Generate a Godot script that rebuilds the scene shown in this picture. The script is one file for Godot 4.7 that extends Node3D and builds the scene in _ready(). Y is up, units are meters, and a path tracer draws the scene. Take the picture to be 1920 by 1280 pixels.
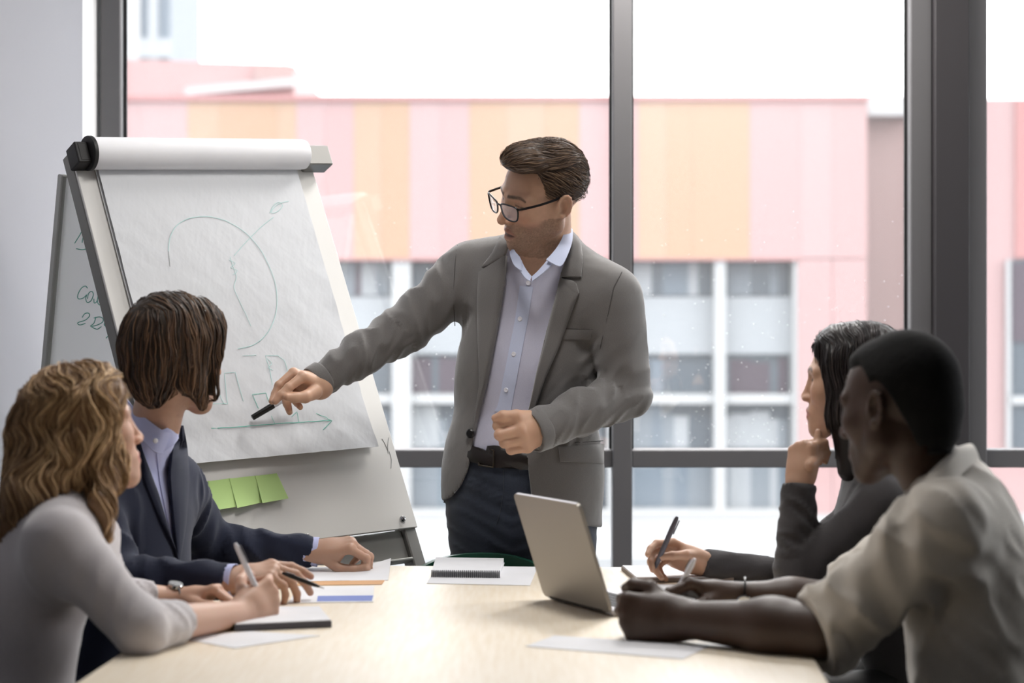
extends Node3D

# The camera's measures: focal length in pixels of a 1920 x 1280 frame, the column of its axis, the row of the horizon, its height.
const F := 4000.0
const CX := 960.0
const HY := 600.0
const EYE := 1.31
const TOP := 0.74   # height of the table top

var M := {}
var jobs: Array = []
var counts := {}

func at(px: float, py: float, d: float) -> Vector3:
	return Vector3((px - CX) / F * d, EYE - (py - HY) / F * d, -d)

func lying(px: float, py: float, h := 0.0) -> Vector3:   # the point of the table top (or h above it) seen there
	return at(px, py, F * (EYE - TOP - h) / (py - HY))

func _ready() -> void:
	var cam := Camera3D.new()
	cam.name = "camera"
	cam.position = Vector3(0, EYE, 0)
	cam.projection = Camera3D.PROJECTION_FRUSTUM
	cam.near = 0.05
	cam.far = 400.0
	cam.size = 0.05 * 2.0 * 640.0 / F
	cam.frustum_offset = Vector2(0, -0.05 * 40.0 / F)
	var ca := CameraAttributesPhysical.new()
	ca.frustum_focal_length = 75.0
	ca.frustum_focus_distance = 5.2
	ca.frustum_near = 0.05
	ca.frustum_far = 400.0
	ca.exposure_aperture = 3.1
	cam.attributes = ca
	add_child(cam)
	cam.projection = Camera3D.PROJECTION_FRUSTUM
	cam.near = 0.05
	cam.size = 0.05 * 2.0 * 640.0 / F
	cam.current = true

	var env := Environment.new()
	env.background_mode = Environment.BG_SKY
	var sky := Sky.new()
	var sm := ProceduralSkyMaterial.new()
	sm.sky_top_color = Color(0.97, 0.985, 1.0)
	sm.sky_horizon_color = Color(1, 1, 1)
	sm.ground_bottom_color = Color(0.72, 0.72, 0.73)
	sm.ground_horizon_color = Color(0.86, 0.86, 0.86)
	sm.sky_energy_multiplier = 2.1
	sm.ground_energy_multiplier = 0.8
	sky.sky_material = sm
	env.sky = sky
	env.tonemap_mode = Environment.TONE_MAPPER_LINEAR
	env.tonemap_exposure = 1.0
	env.sdfgi_enabled = true
	env.ssao_enabled = true
	env.ssil_enabled = true
	var we := WorldEnvironment.new()
	we.name = "sky"
	we.environment = env
	add_child(we)
	var sun := DirectionalLight3D.new()   # from behind our building: it only reaches the street and the facade opposite
	sun.name = "sun"
	sun.light_energy = 0.02
	sun.light_color = Color(1.0, 0.98, 0.95)
	sun.light_angular_distance = 3.0
	sun.sky_mode = DirectionalLight3D.SKY_MODE_LIGHT_ONLY
	sun.shadow_enabled = true
	sun.rotation_degrees = Vector3(-42, 18, 0)
	add_child(sun)
	materials()
	room()
	ceiling_lamps()
	street()
	flip_chart()
	table()
	chairs()
	table_things()
	people()
	run_jobs()

# ---------------------------------------------------------------- scene tree helpers
func numbered(called: String) -> String:
	var n: int = counts.get(called, 0)
	counts[called] = n + 1
	return called if n == 0 else "%s_%03d" % [called, n]

func tag(o: Node, label: String, category := "", group := "") -> Node:
	o.set_meta("label", label)
	if category:
		o.set_meta("category", category)
	if group:
		o.set_meta("group", group)
	return o

func thing(called: String, label: String, category: String, where := Vector3.ZERO, group := "") -> Node3D:
	var o := Node3D.new()
	o.name = numbered(called)
	o.position = where
	add_child(o)
	tag(o, label, category, group)
	return o

func origin_of(n: Node) -> Vector3:   # every part keeps the axes of the world, so only the places add up
	var o := Vector3.ZERO
	while n is Node3D and n != self:
		o += n.position
		n = n.get_parent()
	return o

# a mesh given in world coordinates becomes a part of its parent
func part(called: String, mb: MB, m: Material, parent: Node = null) -> MeshInstance3D:
	var mi := MeshInstance3D.new()
	mi.name = numbered(called) if parent == null else called
	var host: Node = parent if parent else self
	var off := origin_of(host)
	mi.mesh = mb.mesh(m, off)
	host.add_child(mi, true)
	return mi

func struct(called: String, mb: MB, m: Material, label := "", parent: Node = null) -> MeshInstance3D:
	var mi := part(called, mb, m, parent)
	if parent == null:
		mi.set_meta("kind", "structure")
	if label:
		mi.set_meta("label", label)
	return mi

# ---------------------------------------------------------------- mesh builder
class MB:
	var v := PackedVector3Array()
	var n := PackedVector3Array()
	var c := PackedColorArray()
	var uv := PackedVector2Array()
	var idx := PackedInt32Array()
	var colored := false
	var tint := Color.WHITE

	func mesh(m: Material, off := Vector3.ZERO) -> ArrayMesh:
		var a := []
		a.resize(Mesh.ARRAY_MAX)
		var vv := v.duplicate()
		if off != Vector3.ZERO:
			for i in vv.size():
				vv[i] -= off
		a[Mesh.ARRAY_VERTEX] = vv
		a[Mesh.ARRAY_NORMAL] = n
		if colored:
			a[Mesh.ARRAY_COLOR] = c
		if uv.size() == v.size():
			a[Mesh.ARRAY_TEX_UV] = uv
		a[Mesh.ARRAY_INDEX] = idx
		var am := ArrayMesh.new()
		if v.size() == 0:
			return am
		am.add_surface_from_arrays(Mesh.PRIMITIVE_TRIANGLES, a)
		am.surface_set_material(0, m)
		return am

	# a closed piece: turned outwards, with hard edges where faces meet at more than the crease
	func piece(p: PackedVector3Array, t: PackedInt32Array, crease := 35.0, closed := true) -> MB:
		var vol := 0.0
		var mid := Vector3.ZERO
		for q in p:
			mid += q
		mid /= maxf(p.size(), 1)
		var flip := false
		if closed:
			for i in range(0, t.size(), 3):
				vol += (p[t[i]] - mid).dot((p[t[i + 1]] - mid).cross(p[t[i + 2]] - mid))
			flip = vol > 0.0   # front faces run clockwise
		var fn := PackedVector3Array()
		var near := {}
		for i in range(0, t.size(), 3):
			if flip:
				var s := t[i + 1]
				t[i + 1] = t[i + 2]
				t[i + 2] = s
			fn.append((p[t[i + 2]] - p[t[i]]).cross(p[t[i + 1]] - p[t[i]]))
			for k in 3:
				if not near.has(t[i + k]):
					near[t[i + k]] = PackedInt32Array()
				near[t[i + k]].append(i / 3)
		var lim := cos(deg_to_rad(crease))
		for i in range(0, t.size(), 3):
			var f := fn[i / 3]
			if f.length_squared() < 1e-20:
				continue
			var fu := f.normalized()
			for k in 3:
				var s := Vector3.ZERO
				for o in near[t[i + k]]:
					if fn[o].length_squared() > 1e-22 and fn[o].normalized().dot(fu) > lim:
						s += fn[o]
				idx.append(v.size())
				v.append(p[t[i + k]])
				n.append(s.normalized())
				c.append(tint)
		return self

	func convex(p: PackedVector3Array, faces: Array, crease := 35.0) -> MB:
		var mid := Vector3.ZERO
		for q in p:
			mid += q
		mid /= p.size()
		var t := PackedInt32Array()
		for f in faces:
			for k in range(1, f.size() - 1):
				var a: Vector3 = p[f[0]]
				var b: Vector3 = p[f[k]]
				var d: Vector3 = p[f[k + 1]]
				if (d - a).cross(b - a).dot((a + b + d) / 3.0 - mid) >= 0:
					t.append_array([f[0], f[k], f[k + 1]])
				else:
					t.append_array([f[0], f[k + 1], f[k]])
		return piece(p, t, crease)

	# a box with chamfered edges; x turns and places it
	func box(x: Transform3D, size: Vector3, ch := 0.0) -> MB:
		var h := size / 2.0
		var p := PackedVector3Array()
		if ch <= 0.0:
			for i in 8:
				p.append(x * Vector3(h.x * (1 if i & 1 else -1), h.y * (1 if i & 2 else -1), h.z * (1 if i & 4 else -1)))
			return convex(p, [[0, 1, 3, 2], [4, 5, 7, 6], [0, 1, 5, 4], [2, 3, 7, 6], [0, 2, 6, 4], [1, 3, 7, 5]])
		for i in 8:
			var s := Vector3(1 if i & 1 else -1, 1 if i & 2 else -1, 1 if i & 4 else -1)
			p.append(x * (s * Vector3(h.x, h.y - ch, h.z - ch)))
			p.append(x * (s * Vector3(h.x - ch, h.y, h.z - ch)))
			p.append(x * (s * Vector3(h.x - ch, h.y - ch, h.z)))
		var f := []
		for i in 8:
			f.append([i * 3, i * 3 + 1, i * 3 + 2])
		for q in [[0, 1, 3, 2], [4, 5, 7, 6]]:
			f.append([q[0] * 3 + 2, q[1] * 3 + 2, q[2] * 3 + 2, q[3] * 3 + 2])
		for q in [[0, 1, 5, 4], [2, 3, 7, 6]]:
			f.append([q[0] * 3 + 1, q[1] * 3 + 1, q[2] * 3 + 1, q[3] * 3 + 1])
		for q in [[0, 2, 6, 4], [1, 3, 7, 5]]:
			f.append([q[0] * 3, q[1] * 3, q[2] * 3, q[3] * 3])
		for i in 8:
			for ax in 3:
				var j: int = i | (1 << ax)
				if j != i:
					var k1 := (ax + 1) % 3
					var k2 := (ax + 2) % 3
					f.append([i * 3 + k1, j * 3 + k1, j * 3 + k2, i * 3 + k2])
		return convex(p, f, 20.0)

	func block(lo: Vector3, hi: Vector3, ch := 0.0) -> MB:
		return box(Transform3D(Basis(), (lo + hi) / 2.0), (hi - lo).abs(), ch)

	# a closed outline swept along a path; r scales it at each point; up is the outline's y where the path starts
	func sweep(path: PackedVector3Array, outline: PackedVector2Array, r: PackedFloat32Array, up := Vector3.UP, crease := 40.0, loop := false) -> MB:
		var p := PackedVector3Array()
		var t := PackedInt32Array()
		var m := outline.size()
		var k := path.size()
		var u := up
		for i in k:
			var a := path[(i - 1 + k) % k] if loop or i > 0 else path[i]
			var b := path[(i + 1) % k] if loop or i < k - 1 else path[i]
			var dir := (b - a).normalized()
			u = (u - dir * u.dot(dir)).normalized()
			var side := dir.cross(u)
			for q in outline:
				p.append(path[i] + (side * q.x + u * q.y) * r[i])
		for i in (k if loop else k - 1):
			for j in m:
				var a := i * m + j
				var b := i * m + (j + 1) % m
				var a2 := ((i + 1) % k) * m + j
				var b2 := ((i + 1) % k) * m + (j + 1) % m
				t.append_array([a, b, b2, a, b2, a2])
		if not loop:
			for e in [0, k - 1]:
				var mid := p.size()
				p.append(path[e])
				for j in m:
					var a: int = e * m + j
					var b: int = e * m + (j + 1) % m
					if e == 0:
						t.append_array([mid, b, a])
					else:
						t.append_array([mid, a, b])
		return piece(p, t, crease)

	func tube(path: PackedVector3Array, r0: float, r1: float, sides := 8, crease := 50.0) -> MB:
		var r := PackedFloat32Array()
		for i in path.size():
			r.append(lerpf(r0, r1, float(i) / maxf(path.size() - 1, 1)))
		return sweep(path, MB.ring(sides), r, MB.aside(path[1] - path[0]), crease)

	# (along, radius) pairs turned about the line from a towards b
	func lathe(a: Vector3, b: Vector3, prof: PackedVector2Array, sides := 24, crease := 35.0) -> MB:
		var dir := (b - a).normalized()
		var path := PackedVector3Array()
		var r := PackedFloat32Array()
		for q in prof:
			path.append(a + dir * q.x)
			r.append(q.y)
		var p := PackedVector3Array()
		var t := PackedInt32Array()
		var u := MB.aside(dir)
		var w := dir.cross(u)
		for i in path.size():
			for j in sides:
				var an := TAU * j / sides
				p.append(path[i] + (u * cos(an) + w * sin(an)) * maxf(r[i], 1e-5))
		for i in path.size() - 1:
			for j in sides:
				var a1 := i * sides + j
				var b1 := i * sides + (j + 1) % sides
				t.append_array([a1, b1, b1 + sides, a1, b1 + sides, a1 + sides])
		var last := (path.size() - 1) * sides
		for j in range(1, sides - 1):
			t.append_array([0, j + 1, j, last, last + j, last + j + 1])
		return piece(p, t, crease)

	# a flat outline in the plane of x, thickened along its z by depth (towards -z)
	func prism(x: Transform3D, poly: PackedVector2Array, depth: float, crease := 30.0) -> MB:
		var p := PackedVector3Array()
		var m := poly.size()
		for q in poly:
			p.append(x * Vector3(q.x, q.y, 0))
		for q in poly:
			p.append(x * Vector3(q.x, q.y, -depth))
		var t := PackedInt32Array()
		var tri := Geometry2D.triangulate_polygon(poly)
		for i in range(0, tri.size(), 3):
			t.append_array([tri[i], tri[i + 1], tri[i + 2], tri[i] + m, tri[i + 2] + m, tri[i + 1] + m])
		var area := 0.0
		for j in m:
			area += poly[j].cross(poly[(j + 1) % m])
		# cap triangles follow the outline's turn; make sure of it
		if tri.size() >= 3:
			var s := (poly[tri[1]] - poly[tri[0]]).cross(poly[tri[2]] - poly[tri[0]])
			if s * area < 0:
				for i in range(0, t.size(), 3):
					var w := t[i + 1]
					t[i + 1] = t[i + 2]
					t[i + 2] = w
		for j in m:
			var b := (j + 1) % m
			t.append_array([j, b + m, b, j, j + m, b + m])
		return piece(p, t, crease)

	# a sheet of points (rows of equal length) with a thickness along its normals
	func sheet(rows: Array, thick: float, crease := 60.0) -> MB:
		var h := rows.size()
		var w: int = rows[0].size()
		var p := PackedVector3Array()
		var back := PackedVector3Array()
		for i in h:
			for j in w:
				var du: Vector3 = rows[i][mini(j + 1, w - 1)] - rows[i][maxi(j - 1, 0)]
				var dv: Vector3 = rows[mini(i + 1, h - 1)][j] - rows[maxi(i - 1, 0)][j]
				p.append(rows[i][j])
				back.append(rows[i][j] - du.cross(dv).normalized() * thick)
		p.append_array(back)
		var t := PackedInt32Array()
		var m := w * h
		for i in h - 1:
			for j in w - 1:
				var a := i * w + j
				t.append_array([a, a + 1, a + w + 1, a, a + w + 1, a + w])
				t.append_array([a + m, a + w + 1 + m, a + 1 + m, a + m, a + w + m, a + w + 1 + m])
		var rim := PackedInt32Array()
		for j in w:
			rim.append(j)
		for i in range(1, h):
			rim.append(i * w + w - 1)
		for j in range(w - 2, -1, -1):
			rim.append((h - 1) * w + j)
		for i in range(h - 2, 0, -1):
			rim.append(i * w)
		for k in rim.size():
			var a := rim[k]
			var b := rim[(k + 1) % rim.size()]
			t.append_array([a, b + m, b, a, a + m, b + m])
		return piece(p, t, crease)

	static func ring(sides: int, rx := 1.0, ry := 1.0) -> PackedVector2Array:
		var o := PackedVector2Array()
		for j in sides:
			o.append(Vector2(cos(TAU * j / sides) * rx, sin(TAU * j / sides) * ry))
		return o

	static func rect(w: float, h: float, ch := 0.0) -> PackedVector2Array:
		if ch <= 0:
			return PackedVector2Array([Vector2(-w, -h) / 2, Vector2(w, -h) / 2, Vector2(w, h) / 2, Vector2(-w, h) / 2])
		var o := PackedVector2Array()
		var a := w / 2
		var b := h / 2
		for s in [[-1, -1], [1, -1], [1, 1], [-1, 1]]:
			var p := Vector2(s[0] * a, s[1] * b)
			var q1 := Vector2(s[0] * (a - ch), s[1] * b)
			var q2 := Vector2(s[0] * a, s[1] * (b - ch))
			if s[0] * s[1] > 0:
				o.append_array([q2, q1])
			else:
				o.append_array([q1, q2])
		# order them round the outline
		var list := Array(o)
		list.sort_custom(func(l, r): return l.angle() < r.angle())
		return PackedVector2Array(list)

	static func aside(d: Vector3) -> Vector3:
		var dn := d.normalized()
		var u := Vector3.UP if absf(dn.y) < 0.9 else Vector3.RIGHT
		return (u - dn * u.dot(dn)).normalized()

func smooth_path(p: Array, per := 6) -> PackedVector3Array:
	var o := PackedVector3Array()
	for i in p.size() - 1:
		var a: Vector3 = p[maxi(i - 1, 0)]
		var b: Vector3 = p[i]
		var c: Vector3 = p[i + 1]
		var d: Vector3 = p[mini(i + 2, p.size() - 1)]
		for k in per:
			o.append(b.cubic_interpolate(c, a, d, float(k) / per))
	o.append(p[-1])
	return o

# ---------------------------------------------------------------- materials
func mat(called: String, col: Color, rough := 0.6, metal := 0.0) -> StandardMaterial3D:
	var m := StandardMaterial3D.new()
	m.resource_name = called
	m.albedo_color = col
	m.roughness = rough
	m.metallic = metal
	M[called] = m
	return m

func noise_tex(freq: float, seed_: int, ramp: Array, size := 256, stretch := Vector2.ONE, octaves := 3) -> ImageTexture:
	var nz := FastNoiseLite.new()
	nz.noise_type = FastNoiseLite.TYPE_SIMPLEX_SMOOTH
	nz.seed = seed_
	nz.frequency = freq
	nz.fractal_octaves = octaves
	var img := Image.create(size, size, false, Image.FORMAT_RGB8)
	for y in size:
		for x in size:
			# blend across the borders so that the picture repeats
			var fx := float(x) / size
			var fy := float(y) / size
			var a := nz.get_noise_2d(x * stretch.x, y * stretch.y)
			var b := nz.get_noise_2d((x - size) * stretch.x, y * stretch.y)
			var c := nz.get_noise_2d(x * stretch.x, (y - size) * stretch.y)
			var d := nz.get_noise_2d((x - size) * stretch.x, (y - size) * stretch.y)
			var w := lerpf(lerpf(a, b, fx), lerpf(c, d, fx), fy)
			var t := clampf(w * 0.9 + 0.5, 0, 1)
			img.set_pixel(x, y, ramp[0].lerp(ramp[1], t))
	return ImageTexture.create_from_image(img)

func fabric(called: String, a: Color, b: Color, rough: float, scale: float, bump: float, sheen := 0.0) -> StandardMaterial3D:
	var m := mat(called, Color.WHITE, rough)
	m.albedo_texture = noise_tex(0.22, called.length() + 3, [a, b], 256, Vector2(0.35, 1.0), 4)
	m.uv1_triplanar = true
	m.uv1_scale = Vector3.ONE * scale
	m.heightmap_enabled = true
	m.heightmap_texture = M.get("weave_tex")
	m.heightmap_scale = bump
	if sheen > 0.0:
		m.rim_enabled = true
		m.rim = minf(1.0, sheen * 3.0)
		m.rim_tint = 0.4
	return m

func vcol(called: String, rough: float, sss := 0.0) -> StandardMaterial3D:
	var m := mat(called, Color.WHITE, rough)
	m.vertex_color_use_as_albedo = true
	if sss > 0.0:
		m.subsurf_scatter_enabled = true
		m.subsurf_scatter_strength = sss
	return m

func materials() -> void:
	M["weave_tex"] = noise_tex(0.35, 91, [Color.BLACK, Color.WHITE], 256, Vector2(1, 1), 2)
	mat("wall_paint", Color(0.58, 0.58, 0.6), 0.8)
	mat("wall_dark", Color(0.4, 0.39, 0.38), 0.9)
	mat("ceiling_paint", Color(0.97, 0.97, 0.97), 0.8)
	var fl := mat("floor_carpet", Color.WHITE, 0.9)
	fl.albedo_texture = noise_tex(0.15, 5, [Color(0.27, 0.26, 0.25), Color(0.34, 0.33, 0.31)])
	fl.uv1_triplanar = true
	fl.uv1_scale = Vector3.ONE * 1.5
	mat("frame_grey", Color(0.37, 0.365, 0.37), 0.5, 0.0)
	mat("frame_dark", Color(0.19, 0.178, 0.187), 0.55, 0.0)
	mat("gasket", Color(0.05, 0.05, 0.05), 0.7)
	var g := mat("glass", Color(1, 1, 1, 0.03), 0.0)
	g.transparency = BaseMaterial3D.TRANSPARENCY_ALPHA
	g.metallic_specular = 0.6
	mat("aluminium", Color(0.52, 0.515, 0.5), 0.45, 0.35)
	mat("aluminium_light", Color(0.66, 0.66, 0.64), 0.4, 0.25)
	mat("plastic_black", Color(0.09, 0.085, 0.085), 0.5)
	mat("board_white", Color(0.84, 0.835, 0.82), 0.35)
	var pa := mat("paper", Color.WHITE, 0.85)
	pa.albedo_texture = noise_tex(0.02, 8, [Color(0.9, 0.9, 0.91), Color(0.94, 0.94, 0.95)], 128)
	pa.uv1_triplanar = true
	pa.uv1_scale = Vector3.ONE * 2.0
	var cp := mat("chart_paper", Color(0.8, 0.808, 0.82), 0.85)
	cp.heightmap_enabled = true
	cp.heightmap_texture = noise_tex(0.03, 77, [Color.BLACK, Color.WHITE], 256, Vector2(1.6, 0.6), 3)
	cp.heightmap_scale = 0.09
	cp.uv1_triplanar = true
	cp.uv1_scale = Vector3.ONE * 4.0
	var pt := mat("paper_thin", Color(0.9, 0.9, 0.9), 0.85)
	pt.backlight_enabled = true
	pt.backlight = Color(1, 1, 1)
	mat("ink_green", Color(0.4, 0.69, 0.63), 0.6)
	mat("ink_pale", Color(0.68, 0.81, 0.8), 0.6)
	mat("ink_grey", Color(0.6, 0.62, 0.62), 0.6)
	mat("chrome", Color(0.7, 0.7, 0.7), 0.15, 1.0)
	var wood := mat("table_wood", Color.WHITE, 0.42)
	wood.albedo_texture = noise_tex(0.03, 17, [Color(0.94, 0.875, 0.77), Color(0.98, 0.935, 0.86)], 512, Vector2(5.0, 0.35), 5)
	wood.uv1_triplanar = true
	wood.uv1_scale = Vector3(0.9, 0.9, 0.9)
	wood.metallic_specular = 0.8
	mat("table_edge", Color(0.85, 0.76, 0.62), 0.5)
	mat("steel_dark", Color(0.2, 0.2, 0.2), 0.4, 0.6)
	mat("laptop_metal", Color(0.62, 0.6, 0.57), 0.42, 0.55)
	mat("laptop_edge", Color(0.93, 0.92, 0.94), 0.35, 0.1)
	mat("key_black", Color(0.06, 0.06, 0.065), 0.5)
	mat("screen_black", Color(0.02, 0.02, 0.025), 0.1)
	mat("cover_grey", Color(0.36, 0.36, 0.4), 0.6)
	mat("cover_taupe", Color(0.52, 0.47, 0.44), 0.6)
	mat("wire_dark", Color(0.3, 0.3, 0.32), 0.4, 0.3)
	mat("pen_white", Color(0.9, 0.9, 0.93), 0.25)
	mat("pen_black", Color(0.03, 0.03, 0.035), 0.3)
	mat("pen_grey", Color(0.33, 0.32, 0.35), 0.35, 0.3)
	mat("print_blue", Color(0.5, 0.56, 0.8), 0.8)
	mat("print_violet", Color(0.5, 0.44, 0.55), 0.8)
	mat("print_orange", Color(0.85, 0.66, 0.48), 0.8)
	mat("chair_green", Color(0.06, 0.29, 0.21), 0.4)
	mat("chair_black", Color(0.035, 0.034, 0.036), 0.6)
	mat("leather_dark", Color(0.075, 0.04, 0.028), 0.4)
	mat("note_green", Color(0.68, 0.8, 0.5), 0.75)
	mat("eye_white", Color(0.8, 0.78, 0.76), 0.25)
	mat("eye_dark", Color(0.1, 0.06, 0.04), 0.15)
	mat("lens", Color(0.93, 0.88, 1.0, 0.06), 0.0).transparency = BaseMaterial3D.TRANSPARENCY_ALPHA
	mat("glasses_frame", Color(0.05, 0.04, 0.045), 0.3)
	# the street
	mat("clad_pink", Color(0.642, 0.521, 0.516), 0.6)
	mat("clad_rose", Color(0.648, 0.536, 0.532), 0.6)
	mat("clad_red", Color(0.633, 0.446, 0.439), 0.6)
	mat("clad_orange", Color(0.642, 0.516, 0.421), 0.6)
	mat("clad_apricot", Color(0.648, 0.533, 0.448), 0.6)
	mat("clad_dusky", Color(0.600, 0.514, 0.501), 0.7)
	mat("street_white", Color(0.659, 0.659, 0.659), 0.7)
	mat("street_frame", Color(0.640, 0.644, 0.647), 0.6)
	mat("street_glass", Color(0.293, 0.326, 0.358), 0.3)
	mat("street_band", Color(0.591, 0.606, 0.620), 0.5)
	mat("street_maroon", Color(0.281, 0.236, 0.274), 0.6)
	mat("street_grey", Color(0.458, 0.485, 0.511), 0.7)
	mat("street_blue", Color(0.392, 0.432, 0.471), 0.5)
	mat("pavement", Color(0.62, 0.62, 0.62), 0.9)

# ---------------------------------------------------------------- the room
const WX := -1.30      # the left wall
const WZ := -6.75      # the glass
const RX := 3.3        # the right wall
const BZ := 1.6        # the wall behind the camera
const CEIL := 3.0

func wx(px: float, d := 6.7) -> float:
	return (px - CX) / F * d

func wy(py: float, d := 6.7) -> float:
	return EYE - (py - HY) / F * d

func room() -> void:
	struct("floor", MB.new().block(Vector3(WX - 0.3, -0.25, -6.95), Vector3(RX + 0.3, 0, BZ + 0.25)), M.floor_carpet, "grey carpeted floor")
	struct("ceiling", MB.new().block(Vector3(WX - 0.3, CEIL, -6.95), Vector3(RX + 0.3, CEIL + 0.25, BZ + 0.25)), M.ceiling_paint)
	struct("wall_left", MB.new().block(Vector3(WX - 0.3, 0, -6.46), Vector3(WX, CEIL, BZ)), M.wall_paint, "pale grey painted wall beside the flip chart")
	struct("trim_1", MB.new().block(Vector3(WX - 0.3, 0, -6.95), Vector3(WX - 0.002, CEIL, -6.46)), M.ceiling_paint, "white window reveal")
	struct("wall_rear", MB.new().block(Vector3(WX - 0.3, 0, BZ), Vector3(RX + 0.3, CEIL, BZ + 0.25)), M.wall_dark)
	# right wall: a long window out of the frame
	struct("wall_right", MB.new().block(Vector3(RX, 0, -6.95), Vector3(RX + 0.25, 0.5, BZ)).block(Vector3(RX, 2.7, -6.95), Vector3(RX + 0.25, CEIL, BZ)).block(Vector3(RX, 0.5, -4.2), Vector3(RX + 0.25, 2.7, BZ)).block(Vector3(RX, 0.5, -6.95), Vector3(RX + 0.25, 2.7, -6.3)), M.wall_paint)
	var w2 := struct("window_2", frame_bars([RX + 0.03, RX + 0.1], [[-6.3, -6.22], [-5.29, -5.21], [-4.28, -4.2]], [[0.5, 0.57], [2.63, 2.7]]), M.frame_grey)
	part("glass_pane", MB.new().block(Vector3(RX + 0.06, 0.55, -6.25), Vector3(RX + 0.066, 2.65, -4.25)), M.glass, w2)
	# the window wall
	var y0 := wy(876)
	var y1 := wy(843)
	var w := MB.new()
	w.block(Vector3(wx(190), 0, -6.80), Vector3(wx(228), CEIL, -6.68), 0.004)
	var frame := struct("window_1", w, M.frame_grey, "grey metal window frame reaching from floor to ceiling")
	part("mullion", MB.new().block(Vector3(wx(1148), 0, -6.80), Vector3(wx(1184.5), CEIL, -6.67), 0.004), M.frame_grey, frame)
	part("mullion", MB.new().block(Vector3(wx(1705), 0, -6.80), Vector3(wx(1746), CEIL, -6.68), 0.004), M.frame_grey, frame)
	part("mullion", MB.new().block(Vector3(wx(1811), 0, -6.80), Vector3(wx(1847), CEIL, -6.67), 0.004), M.frame_grey, frame)
	part("mullion", MB.new().block(Vector3(2.9, 0, -6.80), Vector3(2.97, CEIL, -6.67), 0.004), M.frame_grey, frame)
	var spans := [[228.0, 1148.0], [1184.5, 1705.0], [1847.0, 2690.0]]
	for s in spans:
		var a := wx(s[0])
		var b := wx(s[1])
		part("transom", MB.new().block(Vector3(a, y0, -6.80), Vector3(b, y1, -6.69), 0.003), M.frame_grey, frame)
		part("sill_rail", MB.new().block(Vector3(a, 0, -6.80), Vector3(b, 0.09, -6.69), 0.003), M.frame_grey, frame)
		part("head_rail", MB.new().block(Vector3(a, CEIL - 0.08, -6.80), Vector3(b, CEIL, -6.69), 0.003), M.frame_grey, frame)
		part("upper_pane", MB.new().block(Vector3(a, y1, WZ - 0.005), Vector3(b, CEIL - 0.08, WZ + 0.0)), M.glass, frame)
		part("lower_pane", MB.new().block(Vector3(a, 0.09, WZ - 0.005), Vector3(b, y0, WZ + 0.0)), M.glass, frame)
		part("outer_pane", MB.new().block(Vector3(a, y1, WZ - 0.029), Vector3(b, CEIL - 0.08, WZ - 0.024)), M.glass, frame)
		part("outer_pane", MB.new().block(Vector3(a, 0.09, WZ - 0.029), Vector3(b, y0, WZ - 0.024)), M.glass, frame)
		part("gasket", MB.new().block(Vector3(a, y1, WZ - 0.005), Vector3(a + 0.008, CEIL - 0.08, WZ + 0.012)).block(Vector3(b - 0.008, y1, WZ - 0.005), Vector3(b, CEIL - 0.08, WZ + 0.012)), M.gasket, frame)
	# dried rain drops on the panes
	var mm := MultiMesh.new()
	var drop := SphereMesh.new()
	drop.radius = 1.0
	drop.height = 2.0
	drop.radial_segments = 8
	drop.rings = 4
	mm.mesh = drop
	mm.transform_format = MultiMesh.TRANSFORM_3D
	mm.instance_count = 650
	var rng := RandomNumberGenerator.new()
	rng.seed = 31
	for i in 650:
		var r := rng.randf_range(0.0005, 0.0016)
		var px := rng.randf_range(700, 1700)
		var yy := y1 + 0.02 + 0.75 * pow(rng.randf(), 2.2)
		mm.set_instance_transform(i, Transform3D(Basis().scaled(Vector3(r, r * rng.randf_range(1.0, 1.8), 0.0006)), Vector3(wx(px), yy, WZ + 0.0006)))
	var dm := MultiMeshInstance3D.new()
	dm.name = "rain_drops"
	dm.multimesh = mm
	mat("drop_white", Color(0.95, 0.95, 0.95), 0.4)
	dm.material_override = M.drop_white
	dm.set_meta("kind", "stuff")
	frame.add_child(dm)
	struct("trim_2", MB.new().block(Vector3(wx(1746), 0, -6.9), Vector3(wx(1811), CEIL, -6.64), 0.004), M.frame_dark, "dark grey window pillar")
	struct("trim_3", MB.new().block(Vector3(2.97, 0, -6.9), Vector3(RX, CEIL, -6.6)), M.wall_paint)

func frame_bars(xr: Array, zs: Array, ys: Array) -> MB:
	var w := MB.new()
	for z in zs:
		w.block(Vector3(xr[0], ys[0][0], z[0]), Vector3(xr[1], ys[-1][1], z[1]))
	for y in ys:
		for i in zs.size() - 1:
			w.block(Vector3(xr[0], y[0], zs[i][1]), Vector3(xr[1], y[1], zs[i + 1][0]))
	return w

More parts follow.
